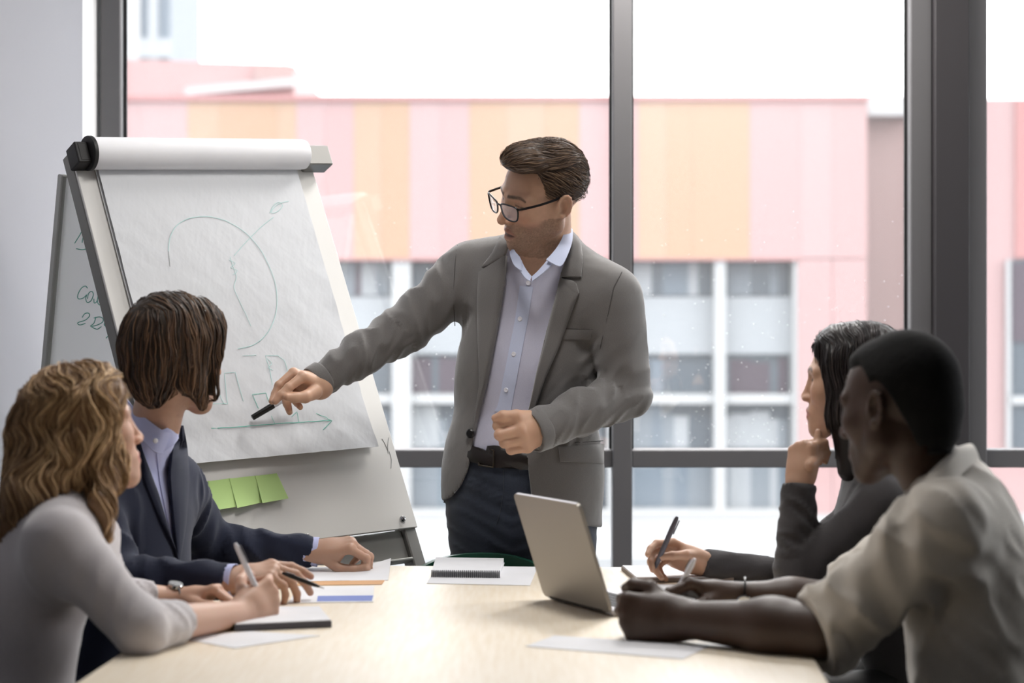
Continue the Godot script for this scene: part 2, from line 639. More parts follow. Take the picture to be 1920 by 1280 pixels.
func ceiling_lamps() -> void:
	for p in [[0.5, -6.25, 3.4], [-0.05, -4.35, 1.45], [1.75, -5.2, 1.0]]:
		var t := thing("ceiling_lamp", "square white ceiling panel lamp above the " + ("seats on the right" if p[0] > 1 else "flip chart and window" if p[1] < -5 else "middle of the table"), "lamp", Vector3(p[0], CEIL, p[1]))
		var e := 0.55
		part("housing", MB.new().block(Vector3(p[0] - 0.31, CEIL - 0.05, p[1] - 0.31), Vector3(p[0] + 0.31, CEIL, p[1] + 0.31), 0.005), M.frame_grey, t)
		var glow := StandardMaterial3D.new()
		glow.albedo_color = Color(0.9, 0.9, 0.9)
		glow.emission_enabled = true
		glow.emission = Color(1, 0.97, 0.93)
		glow.emission_energy_multiplier = e
		part("lamp_panel", MB.new().block(Vector3(p[0] - 0.28, CEIL - 0.055, p[1] - 0.28), Vector3(p[0] + 0.28, CEIL - 0.05, p[1] + 0.28)), glow, t)
		var l := AreaLight3D.new()
		l.name = "panel_light"
		l.area_size = Vector2(0.54, 0.54)
		l.light_energy = LAMP * p[2]
		l.light_color = Color(1, 0.985, 0.97)
		l.area_range = 12.0
		l.shadow_enabled = true
		l.position = Vector3(p[0], CEIL - 0.06, p[1])
		l.rotation_degrees = Vector3(-90, 0, 0)
		add_child(l, true)

const LAMP := 1.6

# ---------------------------------------------------------------- the street outside
const FD := 30.0   # distance of the facade

func fx(px: float) -> float:
	return (px - CX) / F * FD

func fy(py: float) -> float:
	return EYE - (py - HY) / F * FD

func slab(x0: float, x1: float, y0: float, y1: float, zf: float, zb: float) -> MB:   # pixels of the facade plane, z in front of (-) or behind it
	return MB.new().block(Vector3(fx(x0), fy(y1), -FD - zb), Vector3(fx(x1), fy(y0), -FD - zf))

func street() -> void:
	var gy := fy(962)
	var pv := MB.new().block(Vector3(-40, gy - 0.3, -60), Vector3(40, gy, -24.4))
	struct("ground", pv, M.pavement, "pale pavement in front of the building")
	struct("ground_road", MB.new().block(Vector3(-40, gy - 1.0, -24.4), Vector3(40, gy - 0.45, -7.5)), M.street_blue, "blue grey road below the window")
	var b := thing("office_building", "building across the street clad in pink and orange panels", "building", Vector3(fx(1000), gy, -FD))
	part("wall", MB.new().block(Vector3(fx(200), fy(486), -FD - 4), Vector3(fx(1622), fy(184), -FD - 0.08)), M.clad_rose, b)
	# cladding panels: from, to, colour
	var pn := [[200, 262, "clad_rose"], [262, 352, "clad_rose"], [352, 412, "clad_apricot"], [412, 520, "clad_orange"], [520, 556, "clad_apricot"], [556, 610, "clad_rose"], [610, 664, "clad_pink"], [664, 716, "clad_apricot"], [716, 768, "clad_orange"], [768, 826, "clad_rose"], [826, 880, "clad_pink"], [880, 950, "clad_orange"], [950, 1020, "clad_apricot"], [1020, 1086, "clad_orange"], [1086, 1140, "clad_rose"], [1140, 1196, "clad_pink"], [1196, 1250, "clad_apricot"], [1250, 1298, "clad_orange"], [1298, 1405, "clad_orange"], [1405, 1500, "clad_pink"], [1500, 1560, "clad_rose"], [1560, 1625, "clad_pink"]]
	for p in pn:
		part("cladding_panel", slab(p[0] + 0.2, p[1] - 0.2, 190, 484, -0.04, 0.08), M[p[2]], b)
	part("roof_edge", slab(200, 1628, 180, 190, -0.09, 3.9), M.clad_red, b)
	part("window_head", slab(200, 1500, 484, 488, -0.05, 0.3), M.clad_red, b)
	for p in [[1496, 1560, "clad_pink"], [1560, 1625, "clad_pink"]]:
		part("cladding_panel", slab(p[0] + 0.6, p[1] - 0.6, 486, 962, -0.04, 0.3), M[p[2]], b)
	# the return of the facade, further back
	part("side_wall", slab(1625, 1838, 200, 962, 1.2, 4), M.clad_dusky, b)
	part("roof_box", slab(1645, 1730, 168, 206, 0.8, 2.5), M.street_white, b)
	# glazing under the cladding
	var win := part("glazing", slab(400, 1496, 488, 962, 0.42, 0.5), M.street_glass, b)
	for x in [[735, 752], [752, 770], [944, 960], [1140, 1156], [1340, 1361]]:
		part("window_post", slab(x[0], x[1], 488, 962, 0.0, 0.42), M.street_frame, b)
	part("window_post", slab(1488, 1497, 488, 962, 0.0, 0.42), M.street_frame, b)
	for s in [[400.0, 735.0], [770.0, 944.0], [960.0, 1140.0], [1156.0, 1340.0], [1361.0, 1488.0]]:
		part("window_rail", slab(s[0], s[1], 739, 757, 0.1, 0.42), M.street_frame, b)
		part("floor_band", slab(s[0], s[1], 556, 664, 0.32, 0.42), M.street_band, b)
		# what stands behind the panes
		var k: float = s[0]
		var rng := RandomNumberGenerator.new()
		rng.seed = int(s[0])
		while k < s[1] - 14:
			var wd := rng.randf_range(12, 44)
			var e := minf(k + wd, s[1])
			var mt: String = ["street_maroon", "street_glass", "street_grey", "street_glass", "street_blue", "street_band"][rng.randi() % 6]
			part("blind", slab(k, e, 490, 553, 0.38, 0.42), M[mt], b)
			mt = ["street_maroon", "street_glass", "street_maroon", "street_blue", "street_glass"][rng.randi() % 5]
			part("blind", slab(k, e, 668 + rng.randf_range(0, 14), 738, 0.38, 0.42), M[mt], b)
			mt = ["street_grey", "street_glass", "street_blue", "street_band", "street_grey"][rng.randi() % 5]
			part("blind", slab(k, e, 760 + rng.randf_range(0, 30), 842, 0.38, 0.42), M[mt], b)
			mt = ["street_grey", "street_blue", "street_blue", "street_band", "street_grey"][rng.randi() % 5]
			part("blind", slab(k, e, 872, 958, 0.38, 0.42), M[mt], b)
			k = e
	part("plinth", slab(200, 1496, 955, 964, -0.1, 0.3), M.street_white, b)
	var nb := thing("office_building", "lower dusky pink block with a sloping white parapet behind the orange panels", "building", Vector3(fx(405), gy, -FD - 4.2))
	var k := FD + 4.2
	var sl := func(p: Array) -> PackedVector2Array:
		var o := PackedVector2Array()
		for q in p:
			o.append(Vector2((q[0] - CX) / F * k, EYE - (q[1] - HY) / F * k))
		return o
	var x := Transform3D(Basis(), Vector3(0, 0, -k))
	part("wall", MB.new().prism(x, sl.call([[-700, 500], [550, 500], [552, 122], [540, 120], [262, 112], [-700, 92]]), 6.0), M.clad_pink, nb)
	part("parapet", MB.new().prism(Transform3D(Basis(), Vector3(0, 0, -k + 0.3)), sl.call([[352, 182], [352, 168], [553, 149], [553, 165]]), 0.29), M.street_white, nb)
	part("plant_room", MB.new().prism(Transform3D(Basis(), Vector3(0, 0, -k + 0.12)), sl.call([[478, 152], [478, 123], [540, 121], [552, 130], [552, 148]]), 0.11), M.clad_dusky, nb)
	var tw := thing("tower", "blue grey glass tower at the far left above the pink roofs", "building", Vector3(-8.5, gy, -60))
	var tk := 60.0
	part("wall", MB.new().block(Vector3((-300 - CX) / F * tk, gy, -tk - 6), Vector3((262 - CX) / F * tk, 14, -tk)), M.street_white, tw)
	part("glass_front", MB.new().block(Vector3((262 - CX) / F * tk, gy, -tk - 6), Vector3((318 - CX) / F * tk, 14, -tk - 0.1)), M.street_blue, tw)
	part("fin", MB.new().block(Vector3((278 - CX) / F * tk, gy, -tk - 0.1), Vector3((296 - CX) / F * tk, 14, -tk)), M.street_band, tw)
	part("ledge", MB.new().block(Vector3((262 - CX) / F * tk, EYE + (600 - 108) / F * tk, -tk - 0.1), Vector3((318 - CX) / F * tk, EYE + (600 - 72) / F * tk, -tk + 0.05)), M.street_band, tw)
	# buildings beside and far behind, so that the street goes on outside the frame
	var rb := thing("office_building", "red building on the far right edge of the window view", "building", Vector3(fx(2000), gy, -FD))
	part("wall", slab(1840, 2600, 185, 962, 0.0, 4), M.clad_rose, rb)
	part("cladding_panel", slab(1903, 2100, 187, 484, -0.05, 0.0), M.clad_red, rb)
	part("glazing", slab(1889, 2100, 487, 842, -0.04, 0.0), M.street_glass, rb)
	part("window_rail", slab(1889, 2100, 742, 757, -0.12, -0.04), M.street_frame, rb)
	part("window_post", slab(1884, 1892, 487, 842, -0.12, -0.04), M.street_frame, rb)
	part("blind", slab(1895, 1935, 492, 640, -0.07, -0.04), M.street_maroon, rb)

# ---------------------------------------------------------------- the flip chart
const BC := Vector3(-0.8054, 1.7156, -5.4526)
const BU := Vector3(0.7768, 0.0382, -0.6286)
const BV := Vector3(0.2892, -0.9083, 0.3022)
const BN := Vector3(0.5594, 0.4165, 0.7167)
const RV := Vector3(-0.118, -0.982, -0.147)   # down the rear board

func bp(a: float, b: float, h := 0.0) -> Vector3:
	return BC + BU * a + BV * b + BN * h

func bpx(px: float, py: float, h := 0.0) -> Vector3:   # the point of the board seen there, h above it
	var dir := at(px, py, 1.0) - Vector3(0, EYE, 0)
	var t := (BC + BN * h - Vector3(0, EYE, 0)).dot(BN) / dir.dot(BN)
	return Vector3(0, EYE, 0) + dir * t

func board_basis() -> Basis:
	return Basis(BU, -BV, BN)

func flip_chart() -> void:
	var t := thing("flip_chart", "white flip chart easel with a rolled over paper pad and drawn green diagrams", "flip chart", bp(0, 1.88))
	var bb := board_basis()
	var W := 0.348
	part("board", MB.new().box(Transform3D(bb, bp(0, 0.505, -0.004)), Vector3(2 * W, 1.055, 0.008), 0.0015), M.board_white, t)
	for s in [-1.0, 1.0]:
		# rails run behind the board down to the floor
		part("rail", MB.new().box(Transform3D(bb, bp(s * (W - 0.018), 0.925, -0.0305)), Vector3(0.036, 1.91, 0.043), 0.003), M.aluminium, t)
	part("top_bar", MB.new().box(Transform3D(bb, bp(0, -0.005, -0.03)), Vector3(2 * W - 0.075, 0.03, 0.035), 0.003), M.aluminium, t)
	part("cross_bar", MB.new().box(Transform3D(bb, bp(0, 1.068, -0.03)), Vector3(2 * W - 0.075, 0.078, 0.02), 0.003), M.aluminium, t)
	part("tray", MB.new().box(Transform3D(bb, bp(0, 1.11, -0.018)), Vector3(2 * W - 0.075, 0.007, 0.03), 0.002), M.aluminium_light, t)
	# the rear board and its legs
	var rn := BU.cross(-RV).normalized()
	var rb := Basis(BU, -RV.normalized(), rn)
	var top := bp(0, -0.0, -0.06)
	var rvn := RV.normalized()
	var rear := part("rear_sheet", MB.new().box(Transform3D(rb, top + rvn * 0.54), Vector3(2 * W - 0.02, 1.05, 0.0012)), M.paper_thin, t)
	for s in [-1.0, 1.0]:
		part("rear_leg", MB.new().box(Transform3D(rb, top + rvn * 0.86 + BU * (s * (W - 0.01)) - rn * 0.018), Vector3(0.02, 1.7, 0.026), 0.003), M.aluminium_light, t)
	# top brackets that clamp the pad
	for s in [-1.0, 1.0]:
		part("bracket", MB.new().box(Transform3D(bb, bp(s * (W + 0.0 if s > 0 else W - 0.012), -0.0, 0.02)), Vector3(0.075 if s > 0 else 0.05, 0.058, 0.05), 0.003), M.aluminium if s > 0 else M.plastic_black, t)
	part("clamp_bar", MB.new().box(Transform3D(bb, bp(0, 0.0, 0.012)), Vector3(2 * W - 0.08, 0.03, 0.014), 0.002), M.aluminium, t)
	# the pad: a few sheets, the top one slightly wavy, and the written sheets rolled over the top
	var rows := []
	var nz := FastNoiseLite.new()
	nz.seed = 4
	nz.frequency = 2.2
	for i in 41:
		var row := []
		var b := lerpf(-0.005, 0.818, i / 40.0)
		for j in 25:
			var a := lerpf(-0.297, 0.285, j / 24.0) + 0.0
			var free := b / 0.818
			var w := (nz.get_noise_2d(a * 7.0 + b * 2.0, b * 2.0 - a * 1.5) * 0.006 + nz.get_noise_2d(a * 16.0 + b * 6.0, b * 4.0) * 0.002) * (0.3 + free)
			row.append(bp(a, b, 0.016 - 0.004 * free + absf(w) + maxf(0, free - 0.93) * 0.1))
		rows.append(row)
	var sheet := part("paper_sheet", MB.new().sheet(rows, 0.0004, 70), M.chart_paper, t)
	var under := []
	for i in 9:
		var row := []
		for j in 5:
			row.append(bp(lerpf(-0.299, 0.283, j / 4.0), lerpf(-0.005, 0.81, i / 8.0), 0.0045))
		under.append(row)
	part("paper_pad", MB.new().sheet(under, 0.003), M.paper, t)
	var r0 := bp(-0.318, 0.0, 0.036)
	var r1 := bp(0.305, -0.004, 0.036)
	var prof := PackedVector2Array([Vector2(0, 0.036), Vector2(0.001, 0.0395), Vector2(0.02, 0.0402), Vector2((r1 - r0).length() - 0.02, 0.0402), Vector2((r1 - r0).length(), 0.0385)])
	part("paper_roll", MB.new().lathe(r0, r1, prof, 40), M.paper, t)
	var dsk := bp(-0.327, 0.0, 0.036)
	part("roll_end", MB.new().lathe(dsk, r0, PackedVector2Array([Vector2(0, 0.0405), Vector2(0.0, 0.043), Vector2(0.003, 0.0435), Vector2(0.009, 0.0435)]), 40), M.plastic_black, t)
	part("roll_hub", MB.new().box(Transform3D(bb, bp(-0.34, 0.0, 0.026)), Vector3(0.03, 0.05, 0.04), 0.003), M.plastic_black, t)
	# screws at the board's lower corners
	for s in [-1.0, 1.0]:
		part("screw", MB.new().lathe(bp(s * (W - 0.04), 1.008, 0.0), bp(s * (W - 0.04), 1.008, 0.01), PackedVector2Array([Vector2(0, 0.008), Vector2(0.004, 0.008), Vector2(0.008, 0.005), Vector2(0.009, 0.001)]), 16), M.chrome, t)
	part("pin", MB.new().lathe(bpx(577, 1003), bpx(577, 1003, 0.01), PackedVector2Array([Vector2(0, 0.004), Vector2(0.005, 0.004), Vector2(0.007, 0.001)]), 12), M.chrome, t)
	# what is drawn on the sheet, in pixels of the photograph, laid on the paper
	var on := func(p: Array, mt: String, r: float, host: Node, smooth := true) -> void:
		var pts := []
		for q in p:
			pts.append(bpx(q[0], q[1], paper_h(q[0], q[1], nz)))
		var path := smooth_path(pts, 6 if p.size() > 2 else 12)
		if not smooth:
			path = PackedVector3Array()
			for i in pts.size() - 1:
				for k in 5:
					path.append(pts[i].lerp(pts[i + 1], k / 5.0))
			path.append(pts[-1])
		for i in path.size():
			var rel := path[i] - BC
			var a := rel.dot(BU)
			var b := rel.dot(BV)
			path[i] = bp(a, b, sheet_h(a, b, nz) + 0.0018)
		var sc := PackedFloat32Array()
		for i in path.size():
			sc.append(1.0)
		part("ink_stroke", MB.new().sweep(path, MB.ring(6, r, r * 0.35), sc, BN), M[mt], host)
	var t1 := 0.0009
	on.call([[315, 472], [318, 446], [330, 424], [352, 411], [378, 407], [402, 409], [425, 416]], "ink_pale", t1, sheet)
	on.call([[425, 416], [460, 438], [488, 470], [508, 510], [518, 548], [516, 590], [500, 625], [476, 646], [446, 654]], "ink_pale", t1, sheet)
	on.call([[315, 472], [318, 500]], "ink_grey", t1, sheet)
	on.call([[438, 480], [460, 455], [490, 425], [512, 408]], "ink_pale", t1 * 0.8, sheet)
	on.call([[505, 400], [512, 386], [522, 380], [528, 388], [518, 398], [507, 399], [520, 384], [540, 378]], "ink_pale", t1 * 0.8, sheet)
	on.call([[430, 482], [436, 500], [442, 520], [438, 540], [446, 560], [460, 590], [470, 612]], "ink_pale", t1 * 0.8, sheet)
	on.call([[428, 488], [440, 494], [432, 502], [444, 508], [436, 516]], "ink_pale", t1 * 0.7, sheet)
	# bars and the arrow
	on.call([[396, 803], [440, 801], [500, 796], [560, 792], [606, 789], [621, 788]], "ink_green", t1 * 1.25, sheet)
	on.call([[592, 775], [610, 783], [622, 789], [614, 797], [605, 806]], "ink_green", t1, sheet, false)
	on.call([[418, 758], [402, 712]], "ink_pale", t1, sheet, false)
	on.call([[388, 757], [428, 758]], "ink_pale", t1, sheet, false)
	on.call([[426, 758], [420, 700], [440, 698], [456, 752]], "ink_pale", t1, sheet, false)
	on.call([[484, 766], [472, 740], [498, 737], [503, 755]], "ink_green", t1, sheet, false)
	on.call([[510, 722], [505, 694], [497, 667], [520, 667], [532, 676], [538, 695], [540, 702]], "ink_pale", t1, sheet, false)
	on.call([[455, 667], [480, 666]], "ink_pale", t1 * 0.8, sheet, false)
	on.call([[500, 672], [508, 682], [502, 690], [511, 694]], "ink_pale", t1 * 0.8, sheet)
	on.call([[546, 782], [556, 772], [560, 792]], "ink_green", t1 * 0.8, sheet, false)
	on.call([[508, 780], [514, 795]], "ink_green", t1 * 0.8, sheet, false)
	# pale scribble on the board's right margin
	for s in [[[716, 822], [722, 832], [728, 846]], [[729, 820], [727, 835], [728, 850]], [[730, 846], [734, 862], [733, 878]]]:
		var pts := []
		for q in s:
			pts.append(bpx(q[0], q[1], 0.0006))
		part("ink_stroke", MB.new().tube(smooth_path(pts, 4), 0.0006, 0.0006, 5), M.ink_grey, t)
	# writing on the inner side of the rear board: "Cool", "2 De"
	var rp := func(px: float, py: float) -> Vector3:
		var dir := at(px, py, 1.0) - Vector3(0, EYE, 0)
		var o := top + rn * 0.0046
		return Vector3(0, EYE, 0) + dir * ((o - Vector3(0, EYE, 0)).dot(rn) / dir.dot(rn))
	for s in [[[164, 540], [160, 536], [152, 541], [146, 553], [147, 560], [155, 559], [162, 553]], [[163, 552], [161, 560], [164, 567], [171, 563], [175, 552], [172, 546], [166, 550], [164, 560]], [[176, 560], [177, 568], [182, 564], [184, 552], [183, 566], [188, 572], [194, 566]], [[193, 552], [190, 566], [193, 574], [200, 574]], [[154, 595], [159, 588], [166, 587], [168, 592], [160, 600], [146, 605], [150, 609], [160, 606]], [[180, 594], [176, 606], [170, 611], [180, 610], [192, 604], [193, 597], [186, 594], [176, 596]], [[172, 613], [182, 617], [190, 612]], [[196, 608], [202, 603], [205, 600], [198, 602], [196, 610], [206, 613]], [[204, 628], [199, 634]], [[160, 420], [150, 440], [140, 456]], [[162, 428], [156, 444], [154, 455]], [[143, 466], [155, 468], [168, 464]]]:
		var pts := []
		for q in s:
			pts.append(rp.call(q[0], q[1]))
		part("ink_stroke", MB.new().tube(smooth_path(pts, 5), 0.0012, 0.0012, 5), M.ink_green, rear)
	# sticky notes on the board below the sheet; each hangs from its upper edge
	var notes := [[[349, 908], [394, 901], [400, 953], [360, 962]], [[391, 902], [434, 896], [443, 950], [400, 957]], [[430, 897], [483, 891], [495, 941], [445, 952]], [[479, 892], [519, 887], [541, 934], [492, 943]]]
	var which := ["leftmost pale green sticky note, half behind the man in navy", "second green sticky note from the left, beside the leftmost one", "third green sticky note from the left, with a curled lower edge", "rightmost green sticky note in the row under the paper sheet"]
	for i in 4:
		var q: Array = notes[i]
		var rws := []
		for r in 9:
			var row := []
			for k in 7:
				var fr := r / 8.0
				var fc := k / 6.0
				var l := Vector2(q[0][0], q[0][1]).lerp(Vector2(q[3][0], q[3][1]), fr)
				var rr := Vector2(q[1][0], q[1][1]).lerp(Vector2(q[2][0], q[2][1]), fr)
				var pq := l.lerp(rr, fc)
				row.append(bpx(pq.x, pq.y, 0.002 + 0.0008 * i + 0.016 * pow(fr, 2.4) * (0.6 + 0.4 * sin(fc * 2.2 + i))))
			rws.append(row)
		var nt := part("sticky_note", MB.new().sheet(rws, 0.0003, 70), M.note_green)
		tag(nt, which[i], "sticky note", "green sticky notes on the flip chart")

func sheet_h(a: float, b: float, nz: FastNoiseLite) -> float:
	var free := b / 0.818
	var w := (nz.get_noise_2d(a * 7.0 + b * 2.0, b * 2.0 - a * 1.5) * 0.006 + nz.get_noise_2d(a * 16.0 + b * 6.0, b * 4.0) * 0.002) * (0.3 + free)
	return 0.016 - 0.004 * free + absf(w) + maxf(0, free - 0.93) * 0.1

func paper_h(_px: float, _py: float, _nz: FastNoiseLite) -> float:
	return 0.014

# ---------------------------------------------------------------- the table and what lies on it
const TA := Vector3(0.0506, 0, -0.9987)   # along the table, away from the camera
const TR := Vector3(0.9987, 0, 0.0506)    # across it, to the right
const T0 := Vector3(0.049, TOP, -4.94)    # on the far edge

func tp(r: float, a: float, h := 0.0) -> Vector3:
	return T0 + TR * r + TA * a + Vector3.UP * h

func table() -> void:
	var t := thing("meeting_table", "long pale wooden meeting table in front of the window", "table", Vector3(tp(-0.06, -1.2).x, 0, tp(-0.06, -1.2).z))
	var bs := Basis(TR, Vector3.UP, -TA)
	var mid := tp((-0.655 + 0.53) / 2, -1.2, -0.014)
	part("table_top", MB.new().box(Transform3D(bs, mid), Vector3(1.185, 0.028, 2.4), 0.004), M.table_wood, t)
	for s in [[-0.55, -0.12], [0.43, -0.12], [-0.55, -2.28], [0.43, -2.28]]:
		var p := tp(s[0], s[1])
		part("leg", MB.new().box(Transform3D(bs, Vector3(p.x, (TOP - 0.028) / 2, p.z)), Vector3(0.06, TOP - 0.028, 0.06), 0.004), M.steel_dark, t)
	for a in [-0.12, -2.28]:
		part("apron", MB.new().box(Transform3D(bs, tp(-0.06, a, -0.06)), Vector3(0.92, 0.06, 0.03), 0.003), M.steel_dark, t)

func chair_at(called: String, label: String, cat_: String, pos: Vector3, yaw: float, seat_h: float, back_top: float, m: Material, wide := 0.46, lean := 0.08) -> void:
	# local axes: z forward, x to the sitter's left
	var t := thing(called, label, cat_, pos)
	var bs := Basis(Vector3.UP, yaw)
	var L := func(x: float, y: float, z: float) -> Vector3: return pos + bs * Vector3(x, y, z)
	part("seat", MB.new().box(Transform3D(bs, L.call(0, seat_h - 0.03, 0.0)), Vector3(wide, 0.06, 0.44), 0.018), m, t)
	var rows := []
	for i in 11:
		var row := []
		var fy_ := i / 10.0
		for j in 13:
			var u := j / 12.0 * 2 - 1
			var hw := wide * 0.5 * (1.0 - 0.0 * fy_)
			var topy := back_top - (back_top - seat_h) * 0.28 * pow(absf(u), 2.6)
			var y := lerpf(seat_h + 0.12, topy, fy_)
			row.append(L.call(u * hw, y, -0.21 + 0.07 * u * u - lean * fy_))
		rows.append(row)
	part("backrest", MB.new().sheet(rows, 0.022, 70), m, t)
	for s in [-1.0, 1.0]:
		part("back_post", MB.new().tube(smooth_path([L.call(s * wide * 0.36, seat_h - 0.03, -0.19), L.call(s * wide * 0.36, seat_h + 0.1, -0.23), L.call(s * wide * 0.34, seat_h + 0.2, -0.245)], 4), 0.011, 0.011, 8), M.steel_dark, t)
		for z in [0.17, -0.17]:
			part("leg", MB.new().tube(PackedVector3Array([L.call(s * wide * 0.38, seat_h - 0.05, z), L.call(s * wide * 0.47, 0.0, z * 1.25)]), 0.014, 0.011, 8), M.steel_dark, t)

func chairs() -> void:
	var p := at(905, 1040, 5.22)
	chair_at("office_chair", "dark green chair with a rounded back at the far end of the table", "chair", Vector3(p.x, 0, -4.82), 0.0, 0.42, 0.76, M.chair_green, 0.44, 0.0)
	chair_at("office_chair", "black chair under the blonde woman", "chair", Vector3(-0.97, 0, -3.72), PI / 2 + 0.2, 0.46, 0.8, M.chair_black)
	chair_at("office_chair", "black chair under the man in the navy suit", "chair", Vector3(-0.98, 0, -4.6), PI / 2, 0.46, 0.8, M.chair_black)
	chair_at("office_chair", "black chair under the man in the white shirt", "chair", Vector3(0.98, 0, -3.55), -PI / 2 - 0.2, 0.46, 0.8, M.chair_black)
	chair_at("office_chair", "black chair under the dark haired woman in grey", "chair", Vector3(1.0, 0, -4.5), -PI / 2, 0.46, 0.8, M.chair_black)

func page(pts: Array, thick: float, m: Material, called: String, label: String, cat_: String, lift = null, h := 0.0) -> MeshInstance3D:
	# a four-cornered sheet on the table: corners in pixels, far left, far right, near right, near left
	var rows := []
	for r in 9:
		var row := []
		for k in 9:
			var fr := r / 8.0
			var fc := k / 8.0
			var l := lying(pts[0][0], pts[0][1]).lerp(lying(pts[3][0], pts[3][1]), fr)
			var rr := lying(pts[1][0], pts[1][1]).lerp(lying(pts[2][0], pts[2][1]), fr)
			var q := l.lerp(rr, fc)
			q.y += h + thick + (lift.call(fc, fr) if lift != null else 0.0)
			row.append(q)
		rows.append(row)
	var o := part(called, MB.new().sheet(rows, thick, 60), m)
	tag(o, label, cat_)
	return o

func pad(called: String, label: String, pts: Array, thick: float, cover: Material, spiral := false, h := 0.0, split := 0.12) -> Node3D:
	var c := []
	var mid := Vector3.ZERO
	for q in pts:
		c.append(lying(q[0], q[1], h))
		mid += c[-1] / 4.0
	var t := thing(called, label, "notebook", mid)
	var lay := func(y0: float, y1: float, inset: float, m: Material, nm: String) -> void:
		var p := PackedVector3Array()
		for y in [y0, y1]:
			for k in 4:
				var q: Vector3 = c[k].lerp(mid, inset)
				p.append(q + Vector3.UP * y)
		part(nm, MB.new().convex(p, [[0, 1, 2, 3], [4, 5, 6, 7], [0, 1, 5, 4], [1, 2, 6, 5], [2, 3, 7, 6], [3, 0, 4, 7]]), m, t)
	lay.call(0.0005, thick * split, 0.0, cover, "cover")
	lay.call(thick * split, thick, 0.02, M.paper, "pages")
	if spiral:
		for i in 34:
			var q: Vector3 = c[3].lerp(c[2], (i + 0.5) / 34.0) + Vector3.UP * (thick * 0.5)
			var out: Vector3 = (c[3] - c[0]).normalized()
			var ringp := PackedVector3Array()
			for k in 10:
				var an := TAU * k / 10
				ringp.append(q + Vector3.UP * sin(an) * 0.0085 + out * (cos(an) * 0.0085))
			var sc := PackedFloat32Array()
			sc.resize(10)
			sc.fill(0.0016)
			part("wire_loop", MB.new().sweep(ringp, MB.ring(5), sc, (c[2] - c[3]).normalized(), 60, true), M.wire_dark, t)
	return t

func pen(called: String, label: String, tip: Vector3, end: Vector3, r: float, body: Material, point: Material) -> Node3D:
	var t := thing(called, label, "pen", tip)
	var dir := (end - tip).normalized()
	var l := (end - tip).length()
	part("barrel", MB.new().lathe(tip + dir * 0.012, end, PackedVector2Array([Vector2(0, r * 0.5), Vector2(0.012, r * 0.9), Vector2(0.03, r), Vector2(l * 0.72, r), Vector2(l * 0.73, r * 0.93), Vector2(l - 0.02, r * 0.85), Vector2(l - 0.012, r * 0.5)]), 16), body, t)
	part("tip", MB.new().lathe(tip, end, PackedVector2Array([Vector2(0, 0.0006), Vector2(0.004, r * 0.25), Vector2(0.0125, r * 0.5)]), 12), point, t)
	var side := MB.aside(dir)
	part("clip", MB.new().box(Transform3D(Basis(dir.cross(side), dir, side), tip + dir * (l * 0.83) + side * (r * 1.25)), Vector3(r * 0.7, l * 0.24, r * 0.35), 0.0004), point, t)
	return t

func laptop() -> void:
	var h0 := lying(1023, 1118, 0.006)
	var h1 := lying(1148, 1151, 0.006)
	var w := (h1 - h0).normalized()
	w = Vector3(w.x, 0, w.z).normalized()
	var fwd := w.cross(Vector3.UP).normalized()   # towards the keyboard's near edge: to the right
	if fwd.x < 0:
		fwd = -fwd
	var width := (h1 - h0).length()
	var t := thing("laptop", "open silver laptop seen from behind, its lid towards the camera", "laptop", (h0 + h1) / 2.0 - Vector3.UP * 0.006)
	var mid := (h0 + h1) / 2.0
	var bs := Basis(w, Vector3.UP, w.cross(Vector3.UP))
	if bs.determinant() < 0:
		bs = Basis(-w, Vector3.UP, (-w).cross(Vector3.UP))
	part("base", MB.new().box(Transform3D(bs, mid + fwd * 0.108 + Vector3.UP * 0.002), Vector3(width, 0.012, 0.21), 0.003), M.laptop_edge, t)
	var deck := mid + fwd * 0.108 + Vector3.UP * 0.0085
	for r in 5:
		for k in 13:
			part("key", MB.new().box(Transform3D(bs, deck - fwd * (0.075 - r * 0.019) + w * ((k - 6) * width * 0.068)), Vector3(width * 0.058, 0.002, 0.016), 0.0006), M.key_black, t)
	part("touchpad", MB.new().box(Transform3D(bs, deck + fwd * 0.06), Vector3(0.1, 0.0008, 0.06), 0.0003), M.laptop_metal, t)
	part("hinge", MB.new().tube(PackedVector3Array([h0.lerp(h1, 0.1) + Vector3.UP * 0.004, h0.lerp(h1, 0.9) + Vector3.UP * 0.004]), 0.0055, 0.0055, 10), M.key_black, t)
	# the lid: its upper corners as seen in the photograph
	var up := (at(959, 917, -h0.z - 0.0) - h0)
	var tilt := -fwd * 0.33 + Vector3.UP
	tilt = tilt.normalized()
	var lh := 0.222
	var nn := w.cross(tilt).normalized()
	var lb := Basis(w, tilt, nn)
	var poly := PackedVector2Array()
	var rr := 0.012
	for cs in [[1, 1, 0], [-1, 1, 90], [-1, -1, 180], [1, -1, 270]]:
		for k in 6:
			var an := deg_to_rad(cs[2] + k * 18.0)
			poly.append(Vector2(cs[0] * (width / 2 - rr) + cos(an) * rr, cs[1] * (lh / 2 - rr) + sin(an) * rr))
	var lc := mid + tilt * (lh / 2 + 0.003)
	var outside := -1.0 if nn.dot(fwd) > 0 else 1.0
	part("lid", MB.new().prism(Transform3D(lb, lc + nn * 0.0035), poly, 0.007), M.laptop_metal, t)
	part("lid_rim", MB.new().prism(Transform3D(lb, lc + tilt * (lh / 2 - 0.0005) + nn * 0.003), PackedVector2Array([Vector2(-width / 2 + rr, -0.001), Vector2(width / 2 - rr, -0.001), Vector2(width / 2 - rr, 0.0012), Vector2(-width / 2 + rr, 0.0012)]), 0.006), M.laptop_edge, t)
	part("screen", MB.new().box(Transform3D(lb, lc - nn * outside * 0.0038), Vector3(width - 0.02, lh - 0.025, 0.0008), 0.0), M.screen_black, t)

